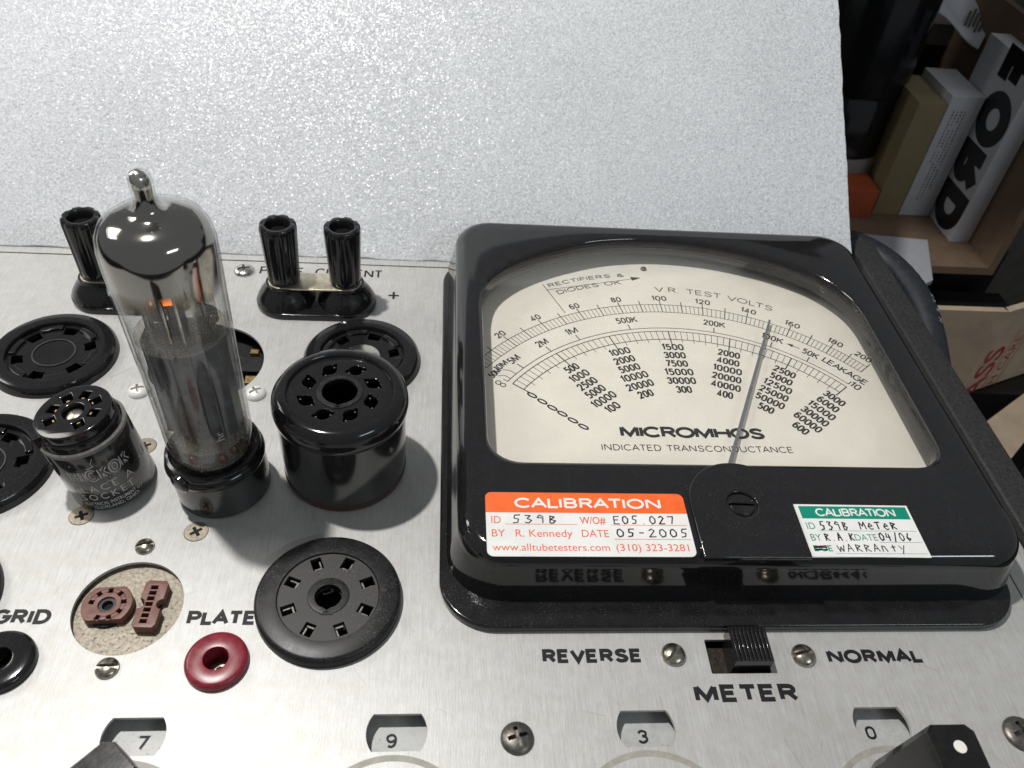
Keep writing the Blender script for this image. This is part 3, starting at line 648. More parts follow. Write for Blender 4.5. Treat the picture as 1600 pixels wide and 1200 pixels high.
# volts scale
A = {0: -52.3, 10: -47.0, 20: -41.7, 30: -36.74, 40: -31.55, 50: -26.2, 60: -21.2, 70: -15.9, 80: -10.7, 90: -5.5, 100: -.43, 110: 4.67, 120: 9.86, 130: 15.3, 140: 20.6, 150: 25.8, 160: 30.85, 170: 36.05, 180: 41.05, 190: 45.64, 200: 50.2}
arcline(8.08, A[0], A[200], .022); arcline(7.68, A[0], A[200], .022)
for v in range(0, 200, 10):
    for k in range(5):
        a = A[v]+(A[v+10]-A[v])*k/5
        tick(a, 7.68, 8.28 if k == 0 else 8.08, .03 if k == 0 else .016)
tick(A[200], 7.68, 8.28, .03)
for v in (20, 40, 60, 80): dtext(str(v), A[v]-.1, 8.42, .265, .36)
for v in (100, 120, 140, 160, 180): dtext(str(v), A[v]+.1, 8.43, .265, .52)
dtext('200', 47.9, 8.43, .265, .56)
# leakage line
arcline(6.84, -53.2, 50.6, .025)
for a in (-46.42, -36.12, -26.5, -11.04, 12.56, 28.16, 38.37): tick(a, 6.84, 7.1, .032)
for a, s, w in ((-45.7, '5M', .42), (-36.0, '2M', .42), (-26.7, '1M', .42), (-10.8, '500K', .74), (12.7, '200K', .74), (27.9, '100K', .74)): dtext(s, a, 7.32, .29, w)
dtext('10M', -49.6, 7.42, .25, .5); dtext('50M', -52.6, 7.36, .25, .45); dtext('8', 0, 0, .01, .01)
T = Matrix.Translation(pol(-54.9, 6.95)+(0,)) @ Matrix.Rotation(R(145), 4, 'Z')
for q in (-.085, .085): d.ribbon([(q+.085*math.cos(t*PI/6), .075*math.sin(t*PI/6)) for t in range(13)], .03, zt, m_ink, T)
for a, r0, r1, a2, r2 in ((-49.5, 6.84, 7.08, -50.4, 7.26), (-51.8, 6.84, 7.08, -53.0, 7.2)):
    tick(a, r0, r1, .022); d.ribbon([pol(a, r1), pol(a2, r2)], .022, zt, m_ink)
tick(-53.1, 6.84, 7.0, .025); tick(50.6, 6.84, 7.02, .03); dtext('10', 52.2, 6.95, .29, .33)
dtext('50K', 38.1, 7.3, .29, .55); dtext('LEAKAGE', 47.4, 7.31, .28, 1.55)
p, q = Vector(pol(32.0, 7.31)), Vector(pol(35.2, 7.31)); d.ribbon([tuple(p), tuple(q)], .025, zt, m_ink)
dv = (q-p).normalized(); nv = Vector((-dv.y, dv.x)); p0 = p-dv*.06
d.add([tuple(p0)+(zt+.001,), tuple(p0+dv*.22+nv*.07)+(zt+.001,), tuple(p0+dv*.22-nv*.07)+(zt+.001,)], [(0, 2, 1)], m_ink)
# micromhos scale
arcline(6.67, -53.0, 50.9, .028); arcline(6.27, -53.0, 50.9, .028)
a_ = [-53.0, -35.55, -18.15, -.52, 17.05, 34.55, 50.9]
for i in range(6):
    for k in range(10):
        a = a_[i]+(a_[i+1]-a_[i])*k/10
        tick(a, 6.27 if k % 2 else (6.0 if k == 0 else 6.11), 6.67, .036 if k == 0 else .017)
tick(a_[6], 6.05, 6.67, .036)
cols = [(-36.0, -38.0, ['500', '1000', '2500', '5000', '10000', '100']), (-18.2, -19.7, ['1000', '2000', '5000', '10000', '20000', '200']), (-.6, -1.4, ['1500', '3000', '7500', '15000', '30000', '300']),
        (17.15, 17.1, ['2000', '4000', '10000', '20000', '40000', '400']), (34.75, 35.6, ['2500', '5000', '12500', '25000', '50000', '500']), (51.3, 52.6, ['3000', '6000', '15000', '30000', '60000', '600'])]
wd = {3: .50, 4: .72, 5: .92}
for a0, a1, ls in cols:
    for i, s_ in enumerate(ls): dtext(s_, a0+(a1-a0)*i/5, 5.89-.392*i, .305, wd[len(s_)], .012)
for i, (a, r_) in enumerate(((-53.47, 5.94), (-53.81, 5.56), (-54.3, 5.19), (-54.67, 4.83), (-55.29, 4.45), (-55.85, 4.08))):
    T = Matrix.Translation(pol(a, r_)+(0,)) @ Matrix.Rotation(R(-a), 4, 'Z')
    d.ribbon([(.062*math.cos(t*PI/8), .15*math.sin(t*PI/8)) for t in range(17)], .05, zt, m_ink, T)
# rectifier note
d.ribbon([(3.63, 22.97), (4.26, 21.44)], .024, zt, m_ink); d.ribbon([(3.76, 22.66), (6.95, 23.48)], .022, zt, m_ink)
d.add([(7.17, 23.54, zt), (6.79, 23.57, zt), (6.83, 23.35, zt)], [(0, 1, 2)], m_ink)
def arctext(s, xa, ya, xb, yb, cap, bold=0.0, sp=1.0):
    dx, dy = xb-xa, yb-ya; L_ = math.hypot(dx, dy); an = math.atan2(dy, dx); rr_ = 8.9
    th = L_/rr_; mid = an
    def fn(p):
        t = p.x/rr_-th/2; X = (rr_+p.y)*math.sin(t); Y = (rr_+p.y)*math.cos(t)-rr_*math.cos(th/2)
        X += rr_*math.sin(th/2); c, s2 = math.cos(an), math.sin(an)
        return (xa+X*c-Y*s2, ya+X*s2+Y*c, zt)
    st(d, s, m_ink, 0, 0, L_, 0, cap, .032, fn=fn, gap=.3)
arctext('RECTIFIERS &', 3.86, 22.80, 6.6, 23.56, .2); arctext('DIODES OK', 4.15, 22.42, 6.42, 23.12, .22)
arctext('V.R. TEST VOLTS', 7.55, 22.76, 11.51, 21.86, .28, 0, 1.15)
st(d, 'MICROMHOS', m_ink, zt, 5.32, 9.59, 15.87, .44, .105, gap=.24); st(d, 'INDICATED TRANSCONDUCTANCE', m_ink, zt, 4.71, 10.27, 15.36, .235, .028, gap=.34)
DS = (HGT-DD)/(HGT-ZD)      # the print was laid out for a card at ZD; the card itself sits at DD
d.v = [(v[0]*DS, v[1]*DS, v[2]-(ZD-DD)) for v in d.v]
flat('dial_face', d, meter)
# needle: a flat blade on a long thin arm
zn = ZD+.16; tip = Vector((11.13, 21.12, zn)); piv = Vector((7.72, 13.75, zn)); dv = (tip-piv).normalized(); nv = Vector((-dv.y, dv.x, 0))
nb = MB()
def blade(t0, t1, w0, w1, z0, z1):
    a, b_ = piv+(tip-piv)*t0, piv+(tip-piv)*t1; P = []
    for z in (z0, z1):
        for q, w in ((a, w0), (b_, w1)): P += [(q.x+nv.x*w, q.y+nv.y*w, z), (q.x-nv.x*w, q.y-nv.y*w, z)]
    nb.add(P, [(0, 1, 3, 2), (4, 6, 7, 5), (0, 4, 5, 1), (2, 3, 7, 6), (0, 2, 6, 4), (1, 5, 7, 3)], m_needle)
blade(0, .56, .055, .05, zn, zn+.05); blade(.54, 1, .046, .036, zn+.01, zn+.06)
nb.v = [(v[0]*DS, v[1]*DS, v[2]-(ZD-DD)) for v in nb.v]
flat('needle', nb, meter)
flat('glass', MB().plate(opening(-.3), 1.38, 1.44, m_mglass), meter)
obj('glass_clip', MB().lathe([(.11, 0), (.10, .06), (.05, .09), (0, .10)], m_grysc, 24), meter, (7.35*DS, 24.05*DS, DD))
# centre cover with its screw
cov = [(6.5, 11.2), (9.2, 11.2)] + [(7.85+1.35*math.cos(PI*k/24), 12.86+1.35*math.sin(PI*k/24)) for k in range(25)]
obj('centre_cover', MB().plate([cov, circle(7.85, 12.82, .40, 40)], 1.6, 1.78, m_bezel, .045), meter)
b = MB().lathe([(0, -.05), (.33, -.05), (.33, .03), (.30, .06), (0, .06)], m_worn, 40)
obj('zero_screw', boolean(b, MB().box((-1, -.035, .0), (1, .035, 1), m_void)), meter, (7.85, 12.82, 1.7), (0, 0, -.04), 30)
# stickers: strokes for the hand written entries
GL = {'0': [[(.5, 1), (.2, .85), (.1, .4), (.35, 0), (.75, .15), (.85, .6), (.5, 1)]], '1': [[(.5, 1), (.5, 0)]], '2': [[(.1, .8), (.45, 1), (.75, .75), (.1, .02), (.9, .05)]],
      '3': [[(.1, .95), (.7, .95), (.35, .6), (.8, .35), (.5, .02), (.1, .1)]], '4': [[(.3, 1), (.1, .45), (.85, .45)], [(.65, .9), (.6, -.05)]], '5': [[(.9, 1.02), (.3, 1.0)], [(.3, 1), (.25, .6), (.7, .5), (.6, .1), (.1, .02)]],
      '6': [[(.6, 1), (.15, .4), (.4, 0), (.75, .25), (.2, .4)]], '7': [[(.05, .95), (.85, .95), (.55, 0)]], '8': [[(.5, .5), (.2, .8), (.7, .9), (.5, .5), (.2, .2), (.7, .1), (.5, .5)]], '9': [[(.8, .8), (.4, 1), (.15, .7), (.75, .65), (.7, 0)]],
      'B': [[(.2, 0), (.25, .9), (.7, .8), (.3, .5), (.8, .3), (.5, 0), (.2, .05)]], 'E': [[(.9, .95), (.2, .95), (.15, 0), (.9, .0)], [(.15, .5), (.75, .5)]], '-': [[(.2, .5), (.75, .52)]], '.': [[(.4, 0), (.5, .04)]], '/': [[(.8, 1.1), (.2, -.2)]],
      'M': [[(.05, 0), (.15, .95), (.5, .4), (.85, .95), (.95, 0)]], 'e': [[(.15, .4), (.8, .45), (.5, .8), (.15, .35), (.5, 0), (.9, .1)]], 'T': [[(.05, .9), (.95, .95)], [(.5, .9), (.45, 0)]], 'R': [[(.2, 0), (.2, .9), (.8, .75), (.25, .45), (.9, 0)]],
      'A': [[(.1, 0), (.5, 1), (.9, 0)], [(.2, .4), (.8, .4)]], 'K': [[(.2, 1), (.15, 0)], [(.85, .95), (.2, .45), (.9, 0)]], 'W': [[(.0, .8), (.25, 0), (.5, .6), (.7, 0), (1, .85)]], 'n': [[(.1, 0), (.15, .75), (.5, .7), (.75, .0)]], 'Y': [[(.1, .8), (.45, .35)], [(.9, .85), (.3, -.3)]], 't': [[(.5, .9), (.5, 0)], [(.2, .6), (.85, .65)]]}
def hand(b, s, x0, x1, y, h, w, z):
    n = len(s); st = (x1-x0)/n
    for i, ch in enumerate(s):
        for stroke in GL.get(ch, []):
            b.ribbon([(x0+st*i+st*.10+st*.80*px_, y+h*1.06*py_+random.uniform(-.006, .006)) for px_, py_ in stroke], w*random.uniform(.85, 1.15), z, m_pen)
z0 = 1.702
b = MB().plate(rrect(1.32, 11.26, 6.36, 13.17, .16, 6), z0, z0+.010, m_label); zz = z0+.0125
b.plate([(1.32, 12.54)] + [(6.36, 12.54)] + [p for p in rrect(1.32, 11.26, 6.36, 13.17, .16, 6) if p[1] > 12.8], z0+.0095, z0+.0115, m_orange)
st(b, 'CALIBRATION', m_label, zz, 2.04, 5.74, 12.68, .32, .062, gap=.3)
b.text('ID', m_orangetx, zz, 1.45, 1.68, 12.215, .21); b.text('W/O#', m_orangetx, zz, 3.62, 4.26, 12.21, .21, .01)
b.text('BY', m_orangetx, zz, 1.45, 1.77, 11.82, .21); b.text('R. Kennedy', m_orangetx, zz, 2.02, 3.40, 11.82, .21); b.text('DATE', m_orangetx, zz, 3.63, 4.29, 11.82, .21)
b.text('www.alltubetesters.com', m_orangetx, zz, 1.45, 4.26, 11.42, .20); b.text('(310) 323-3281', m_orangetx, zz, 4.42, 6.2, 11.42, .20)
for xa, xb, y in ((1.78, 3.55, 12.19), (4.38, 6.28, 12.18), (4.40, 6.3, 11.76)): b.ribbon([(xa, y), (xb, y)], .014, zz, m_orangetx)
hand(b, '539B', 1.92, 3.1, 12.22, .23, .033, zz+.001); hand(b, 'E05.027', 4.42, 6.02, 12.22, .22, .033, zz+.001); hand(b, '05-2005', 4.45, 6.3, 11.83, .22, .033, zz+.001)
o = obj('calibration_sticker', b, meter, smooth=0); o['label'] = 'calibration sticker with orange heading'
b = MB().plate([(9.21, 11.29), (12.26, 11.26), (12.26, 12.86), (9.21, 12.88)], z0, z0+.010, m_label)
b.plate([(9.33, 12.43), (12.2, 12.42), (12.2, 12.81), (9.33, 12.82)], z0+.0095, z0+.0115, m_green)
st(b, 'CALIBRATION', m_label, zz, 9.73, 11.85, 12.50, .25, .042, gap=.26)
b.text('ID', m_greentx, zz, 9.36, 9.58, 12.10, .2); b.text('BY', m_greentx, zz, 9.36, 9.63, 11.75, .2); b.text('DATE', m_greentx, zz, 10.5, 11.08, 11.76, .19); b.text('DUE', m_greentx, zz, 9.33, 9.8, 11.44, .17, .02)
hand(b, '539B', 9.68, 10.46, 12.08, .24, .033, zz+.001); hand(b, 'MeTeR', 10.72, 11.75, 12.1, .22, .033, zz+.001); hand(b, 'R.A.K', 9.7, 10.5, 11.75, .22, .033, zz+.001); hand(b, '04/06', 11.12, 12.0, 11.76, .22, .033, zz+.001); hand(b, 'WARRAntY', 9.92, 11.72, 11.43, .21, .026, zz+.001)
for y in (11.5, 11.54, 11.47, 11.57): b.ribbon([(9.34, y), (9.68, y+random.uniform(-.03, .03))], .035, zz+.001, m_pen)
for xa, xb, y in ((9.65, 12.2, 12.05), (11.1, 12.2, 11.71), (9.85, 12.2, 11.37)): b.ribbon([(xa, y), (xb, y)], .01, zz, m_greentx)
o = obj('calibration_sticker', b, meter, smooth=0); o['label'] = 'smaller calibration sticker with green heading'

# ================================================================== plug-in adapters
# big octal adapter
ad = thing('octal_adapter', 'large glossy black octal tube socket adapter, widest of the three', 'socket adapter', (-2.4, 15.43, 0))
obj('body', MB().lathe([(1.60, .25), (1.64, .29), (1.66, 1.2), (1.66, 2.25), (1.66, 2.3)], m_sleeve, 96), ad)
obj('base_band', MB().lathe([(0, .0), (1.56, .0), (1.62, .04), (1.65, .14), (1.655, .26), (1.62, .28)], m_maroon, 80), ad)
obj('rim', MB().lathe([(1.55, 2.22), (1.64, 2.26), (1.72, 2.38), (1.75, 2.6), (1.72, 2.8), (1.62, 2.95), (1.50, 3.0), (1.38, 3.0), (1.34, 2.96), (1.33, 2.88)], m_bake, 96), ad)
hs = []
for k in range(8):
    a = R(-90+22.5+45*k); cx, cy = .88*math.cos(a), .88*math.sin(a); q = a+R(90+35); n_ = 24; pts = []
    for j in range(n_):
        t = 2*PI*j/n_; rr_ = .185+.12*max(0, math.cos(2*(t-q)))**6
        pts.append((cx+rr_*math.cos(t), cy+rr_*math.sin(t)))
    hs.append(pts)
obj('top_disc', MB().plate([circle(0, 0, 1.335, 72)] + hs + [keyhole(0, 0, .46, .2, .12)], 2.75, 2.9, m_bake, .012), ad)
obj('centre_ring', MB().plate([circle(0, 0, .585, 56), keyhole(0, 0, .47, .21, .12)], 2.88, 2.925, m_worn, .012), ad)
flat('cavity', MB().plate(circle(0, 0, 1.3, 32), .3, .5, m_void), ad)
for k in range(8):
    a = R(-90+22.5+45*k); T = Matrix.Translation((.88*math.cos(a), .88*math.sin(a), 0)) @ Matrix.Rotation(a+R(125), 4, 'Z')
    flat('contact', MB().box((-.2, -.02, 2.4), (-.16, .02, 2.84), m_steel, T), ad); flat('contact', MB().box((.16, -.02, 2.4), (.2, .02, 2.84), m_steel, T), ad)
# small seven pin adapter with printed sleeve
ha = thing('seven_pin_adapter', 'small black seven-hole socket adapter with silver lettering on its sleeve', 'socket adapter', (-8.45, 14.85, 0), (0, R(-8.5), 0))
obj('body', MB().lathe([(0, 0), (1.02, 0), (1.06, .05), (1.06, 2.08), (1.03, 2.12), (.98, 2.12)], m_sleeve, 80), ha)
obj('sleeve_edge', MB().lathe([(1.062, 2.0), (1.07, 2.1), (1.03, 2.14), (.95, 2.13)], mat('worn_grey_rim', (.16, .155, .145), .5, .2, var=.3, vscale=8), 72), ha)
obj('collar', MB().lathe([(.99, 2.05), (1.0, 2.25), (.97, 2.34), (.90, 2.38), (.8, 2.38)], m_bake, 72), ha)
kn = MB().box((-.16, -.14, 2.1), (.1, .14, 2.42), m_bake, Matrix.Rotation(R(212), 4, 'Z') @ Matrix.Translation((.98, 0, 0)))
obj('key_lug', kn, ha)
hs = []
for k in range(7):
    a = R(-58+45*k); hs.append(rotrect(.56*math.cos(a), .56*math.sin(a), .26, .25, a))
obj('top_disc', MB().plate([circle(0, 0, .93, 64)] + hs + [circle(0, 0, .27, 28)], 2.36, 2.64, m_bake, .035), ha)
flat('cavity', MB().plate(circle(0, 0, .8, 32), 2.3, 2.37, m_void), ha)
obj('centre_screw', MB().lathe([(.22, 2.45), (.2, 2.52), (.1, 2.56), (0, 2.56)], m_nickel, 24), ha)
for k in range(7):
    a = R(-58+45*k); flat('contact', MB().box((.46, -.03, 2.4), (.50, .05, 2.6), m_brass, Matrix.Rotation(a, 4, 'Z')), ha)
def wrap(rad, a0, ybend=0.0):
    def fn(p):
        a = a0+p.x/rad; return (rad*math.cos(a), rad*math.sin(a), p.y+ybend*p.x*p.x)
    return fn
lt = MB(); rr_ = 1.066
def cyl(s, ang, y, w, cap, bold=0.0, m=m_silver, sp=1.0): lt.text(s, m, 0, xc=0, w=w, y=y, cap=cap, bold=bold, space=sp, fn=wrap(rr_, R(ang)))
def cyl_out(s, ang, y, w, cap):
    st(lt, s, m_silver, 0, xc=0, w=w, y=y, cap=cap, wt=.105, fn=wrap(rr_, R(ang), .10), gap=.55)
    st(lt, s, m_sleeve, 0, xc=0, w=w-.05, y=y+.025, cap=cap-.05, wt=.05, fn=wrap(rr_+.004, R(ang), .10), gap=.58)
cyl_out('HICKOK', -64, 1.13, 1.55, .42)
lt.ribbon([(0, 0), (0, 0)], .01, 0, m_silver)
for xs in ([(-.5, 1.78), (-.1, 1.60), (.04, 1.64), (.0, 1.72), (.1, 1.88)], [(.12, 1.02), (.24, .98), (.26, 1.04), (.38, .99)]):
    P = []; fn = wrap(rr_, R(-70))
    for (xa, ya), (xb, yb) in zip(xs, xs[1:]):
        q = [(xa, ya-.012), (xb, yb-.012), (xb, yb+.012), (xa, ya+.012)]
        lt.add([fn(Vector((a, b_, 0))) for a, b_ in q], [(0, 1, 2, 3)], m_silver)
cyl('PLACE A', -70, .77, 1.55, .22, .0, sp=1.4); cyl('SLE', 2, .83, .42, .22); cyl('SOCKET', -70, .46, 1.35, .22, .0, sp=1.4)
cyl('ELECTRICAL INSTRUMENT CO.', -66, .26, 1.55, .11, .01); cyl('CLEVELAND, OHIO.', -66, .11, 1.2, .11, .01)
flat('lettering', lt, ha)
# adapter under the vacuum tube
ta = thing('noval_adapter', 'plain glossy black socket adapter holding the glass tube', 'socket adapter', (-5.55, 14.75, 0), (0, R(-3.5), 0))
obj('body', MB().lathe([(0, 0), (1.16, 0), (1.21, .05), (1.22, 1.18)], m_sleeve, 80), ta)
obj('collar', MB().lathe([(1.20, 1.1), (1.25, 1.16), (1.27, 1.26), (1.24, 1.36), (1.20, 1.40), (1.21, 1.5), (1.18, 1.56), (1.10, 1.58), (1.06, 1.5), (1.05, 1.42), (0, 1.42)], m_bake, 80), ta)
b = MB().lathe([(.28, 0), (.27, .07), (.2, .11), (.1, .12), (0, .12)], m_bake, 32)
obj('key_lug', b, ta, (1.2*math.cos(R(-122)), 1.2*math.sin(R(-122)), 1.28), (0, R(90), R(-122)))

# ================================================================== the vacuum tube
vt = thing('vacuum_tube', 'clear glass vacuum tube with silvered dome and glowing heater, standing in the middle adapter', 'vacuum tube', (-5.64, 14.75, 1.43), (0, R(-1.0), 0))
def gprof(dr):
    P = [(0, .02), (.8, .02), (.97, .08), (1.03, .25), (1.06, .7), (1.10, 3.0), (1.17, 5.4), (1.19, 6.05), (1.185, 6.35), (1.14, 6.62), (1.03, 6.83), (.86, 6.95), (.62, 7.01), (.44, 7.045), (.32, 7.10), (.255, 7.22), (.22, 7.45), (.235, 7.68), (.225, 7.82), (.17, 7.93), (.09, 7.98), (0, 7.99)]
    return [(max(p[0]-dr, 0), p[1]+(dr if p[1] < .5 else -dr*.8)) for p in P]
obj('glass_envelope', MB().lathe(gprof(0), m_glass, 96).lathe(gprof(.07), m_glass, 96), vt, smooth=60)
G = [p for p in gprof(.045) if p[1] > 5.2]; G = [(1.10, 4.6), (1.115, 5.1)] + G
obj('getter_coating', MB().lathe(G, m_getter, 96), vt, smooth=60)
tp = MB().tube([(0, 0, 7.3), (.0, 0, 7.5), (.015, -.01, 7.66), (-.02, 0, 7.8), (-.03, .01, 7.92), (-.02, .0, 7.97)], [.15, .14, .19, .185, .14, .05], m_steel, 12)
obj('sealed_tip', tp, vt)
mica = []
for k in range(72):
    a = 2*PI*k/72; mica.append((1.0*math.cos(a)*(1 if k % 6 else 1.02), .98*math.sin(a)*(1 if k % 6 else 1.02)))
obj('mica_spacer', MB().plate(mica, 3.98, 4.02, m_mica), vt); obj('mica_spacer', MB().plate([(x*.97, y*.97) for x, y in mica], .78, .82, m_mica), vt)
for sx in (-1, 1):
    wing = MB().plate([(-.45, 0), (.45, 0), (.45, .75), (.2, 1.0), (-.25, .85)], -.015, .015, m_mica, T=Matrix.Translation((.62*sx, -.1, 4.02)) @ Matrix.Rotation(R(90), 4, 'X') @ Matrix.Rotation(R(70*sx), 4, 'Y'))
    flat('mica_wing', wing, vt)
an = MB().plate([(-.86, -.28), (-.6, -.36), (-.22, -.55), (.22, -.55), (.6, -.36), (.86, -.28), (.86, .28), (.6, .36), (.22, .55), (-.22, .55), (-.6, .36), (-.86, .28)], .95, 3.9, m_anode, .02)
for sx in (-1, 1): an.box((.55*sx-.02, -.50, .95), (.55*sx+.02, .50, 3.9), m_anode)
an.box((-.26, -.60, 1.0), (-.22, .6, 3.85), m_anode); an.box((.22, -.60, 1.0), (.26, .6, 3.85), m_anode)
obj('anode', an, vt)
for x, y in ((-.62, 0), (.62, 0), (-.12, -.42), (.18, -.42)):
    obj('support_rod', MB().tube([(x, y, .3), (x, y, 5.2)], .05, m_steel, 8), vt)
for q in (((-.42, -.30, 4.45), (-.18, -.26, 5.4)), ((.12, -.32, 4.1), (.30, -.28, 5.0)), ((.42, -.22, 4.4), (.60, -.18, 5.6)), ((-.72, -.1, 4.1), (-.60, .1, 5.2))): obj('getter_support', MB().box(*q, m_steel if q[0][0] > .4 else m_anode), vt)
obj('getter_frame', MB().plate([circle(0, 0, .62, 40), circle(0, 0, .5, 40)], 5.40, 5.5, m_steel, .02), vt)
obj('cathode_sleeve', MB().lathe([(.15, 4.02), (.15, 4.85), (.14, 4.9)], m_anode, 24), vt, (.0, -.1, 0))
obj('heater', MB().plate(rrect(-.16, -.07, .16, .07, .06, 4), -.05, .05, m_glow, .03), vt, (0, -.3, 5.0), (R(70), R(-6), 0)); obj('heater', MB().plate(rrect(-.02, -.05, .02, .05, .015, 3), -.02, .02, m_glow), vt, (-.36, -.3, 4.97), (R(80), 0, 0))
for k in range(9):
    a = R(-54+36*k); x, y = .62*math.cos(a), .62*math.sin(a)
    obj('stem_wire', MB().tube([(x, y, .08), (x, y, .3), (x*.9+.05*math.sin(3*k), y*.85, .52), (x*.75, y*.7+.05*math.cos(2*k), .78)], [.06, .045, .04, .035], m_wire, 8), vt)
    obj('pin_bead', MB().lathe([(.0, .08), (.12, .08), (.10, .22), (.05, .3)], m_wire, 12, Matrix.Translation((x, y, 0))), vt)
obj('glass_base', MB().lathe([(0, .10), (.7, .10), (.9, .14), (.98, .3)], thin_glass('pressed_glass', (.93, .93, .92), .05, .7, .34), 48), vt)
lt = MB(); lt.text('hr', m_silver, 0, xc=0, w=.3, y=0, cap=.2, fn=lambda p: (1.075*math.cos(R(-52)-p.y/1.07), 1.075*math.sin(R(-52)-p.y/1.07), 1.42+p.x))
flat('lettering', lt, vt)

# ================================================================== white foam sheet leaning behind the tester
EL = R(45)
lo = [(-20+36.05*k/60, random.uniform(-.04, .04)) for k in range(61)]
hi = [(15.98-.067*s_+random.uniform(-.03, .03), s_) for s_ in [34*k/80 for k in range(1, 81)]]
fo = MB().plate([lo + hi + [(-20, 34)]], -1.3, 0, m_foam, .05)
o = obj('foam_board', fo, None, (0, 25.3, .05), (EL, 0, 0)); tag(o, 'white sparkling foam sheet leaning behind the tester as a backdrop', 'foam sheet')

# ================================================================== clutter in the shade at the right
hp = [(15.6, 29.2, -.7), (16.6, 28.6, -.5), (17.5, 27.8, -.4), (18.15, 26.7, -.4), (18.4, 25.4, -.4), (18.4, 24.0, -.5), (18.25, 22.6, -.8), (18.0, 21.0, -1.3), (17.9, 19.4, -2.2), (17.9, 17.5, -4)]
sp_ = []
for i in range(len(hp)-1):
    p0, p1, p2, p3 = [Vector(hp[max(0, min(len(hp)-1, i+j))]) for j in (-1, 0, 1, 2)]
    for k in range(6):
        t = k/6; sp_.append(.5*((2*p1)+(-p0+p2)*t+(2*p0-5*p1+4*p2-p3)*t*t+(-p0+3*p1-3*p2+p3)*t**3))
hose = thing('rubber_hose', 'thick black rubber hose with white print curving beside the meter', 'hose', (18, 24, -.9))
def shift(mb, d):
    mb.v = [(v[0]-d[0], v[1]-d[1], v[2]-d[2]) for v in mb.v]; return mb
obj('hose_wall', shift(MB().tube(sp_, .58, m_rubber, 24), (18, 24, -.9)), hose)
hb = MB(); hose_print = 'ISAVE SIR KAWM'
for i, ch in enumerate(hose_print):
    if ch == ' ': continue
    j = 10+int(i*1.9); p = sp_[j]; dd = (sp_[j+1]-sp_[j-1]).normalized(); side = dd.cross(Vector((0, 0, 1))).normalized(); nn = (Vector((0, 0, 1))*.80-side*.0+side*-.6 if False else (Vector((0, 0, 1))*.86+Vector((dd.y, -dd.x, 0))*-.5)).normalized()
    if nn.dot(Vector((1, .3, 0))) < 0: nn = Vector((-nn.x, -nn.y, nn.z))
    up_ = nn.cross(dd).normalized()
    T = Matrix.Translation(p+nn*.59) @ Matrix((dd, up_, nn)).transposed().to_4x4()
    hb.text(ch, m_foam2, 0, xc=0, w=.17, y=-.1, cap=.2, T=T)
flat('print', shift(hb, (18, 24, -.9)), hose)
# black post
b = thing('black_post', 'glossy black upright cylindrical post behind the foam sheet', 'post', (25.9, 49.6, -9))
obj('shaft', MB().lathe([(0, 0), (1.9, 0), (2.6, .3), (2.9, 1.0), (2.9, 6.4), (2.82, 6.5), (2.82, 6.7), (2.95, 6.8), (2.95, 30), (2.8, 30.2), (0, 30.2)], m_pole, 48), b)
obj('foot_ring', MB().lathe([(2.9, .9), (3.02, 1.1), (3.02, 2.6), (2.9, 2.8)], m_greycard, 48), b)
# open carton lying on its side with its boxes
c = thing('open_carton', 'open brown cardboard carton holding white and tan boxes', 'carton', (28, 45, -9))
def cb(name, a, b_, m, parent): return flat(name, shift(MB().box(a, b_, m), (28, 45, -9)), parent)
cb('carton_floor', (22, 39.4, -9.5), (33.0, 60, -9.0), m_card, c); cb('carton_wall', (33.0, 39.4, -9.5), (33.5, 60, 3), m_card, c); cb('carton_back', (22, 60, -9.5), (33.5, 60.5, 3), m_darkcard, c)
def box(name, a, b_, m, label, cat='box'):
    cx, cy = (a[0]+b_[0])/2, (a[1]+b_[1])/2; base = (cx, cy, a[2])
    o = obj(name, shift(MB().plate(rrect(a[0], a[1], b_[0], b_[1], .05, 2), a[2], b_[2], m, .03), base), None, base); tag(o, label, cat); return o, base
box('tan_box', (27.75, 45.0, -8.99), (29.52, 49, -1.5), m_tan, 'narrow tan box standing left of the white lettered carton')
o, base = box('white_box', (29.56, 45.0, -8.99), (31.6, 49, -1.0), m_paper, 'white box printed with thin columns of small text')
tx = MB()
for i in range(4):
    for k in range(30):
        if i in (0, 3) and k > 16+3*i or random.random() < .08: continue
        z = -2.0-.20*k; xx = 30.0+.24*i
        tx.box((xx, 44.985, z), (xx+.07*random.uniform(.6, 1.3), 44.993, z+.11), m_darkcard)
flat('printed_text', shift(tx, base), o)
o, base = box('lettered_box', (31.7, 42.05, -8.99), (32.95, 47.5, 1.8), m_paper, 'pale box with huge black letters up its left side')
T = Matrix(((0, 0, -1, 31.69), (0, 1, 0, 0), (1, 0, 0, 0), (0, 0, 0, 1)))
tx = MB()
T = Matrix.Translation((31.685, 44.95, -8.3)) @ Matrix(((0, 0, -1), (0, -1, 0), (-1, 0, 0))).to_4x4()
# reading downwards: text x axis runs to -z, letter tops towards +y ... mirrored cases avoided by construction
T = Matrix.Translation((31.685, 42.25, 2.45)) @ Matrix(((0, 0, -1), (0, 1, 0), (-1, 0, 0))).to_4x4()
st(tx, 'FORD', m_blk, 0, .3, 11.3, -.1, 3.05, .95, T=T, gap=.5)
flat('lettering', shift(tx, base), o)
box('orange_box', (25.2, 44.5, -8.99), (27.4, 47.5, -7.1), m_orbox, 'small orange box on the carton floor behind the foam edge')
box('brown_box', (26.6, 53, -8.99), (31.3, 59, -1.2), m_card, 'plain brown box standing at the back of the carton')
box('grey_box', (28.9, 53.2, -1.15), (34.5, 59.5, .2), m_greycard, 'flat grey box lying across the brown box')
o = bpy.data.objects['grey_box']; flat('tape_strip', MB().box((-2.4, -.2, 1.35), (2.2, .1, 1.362), m_maroon), o)
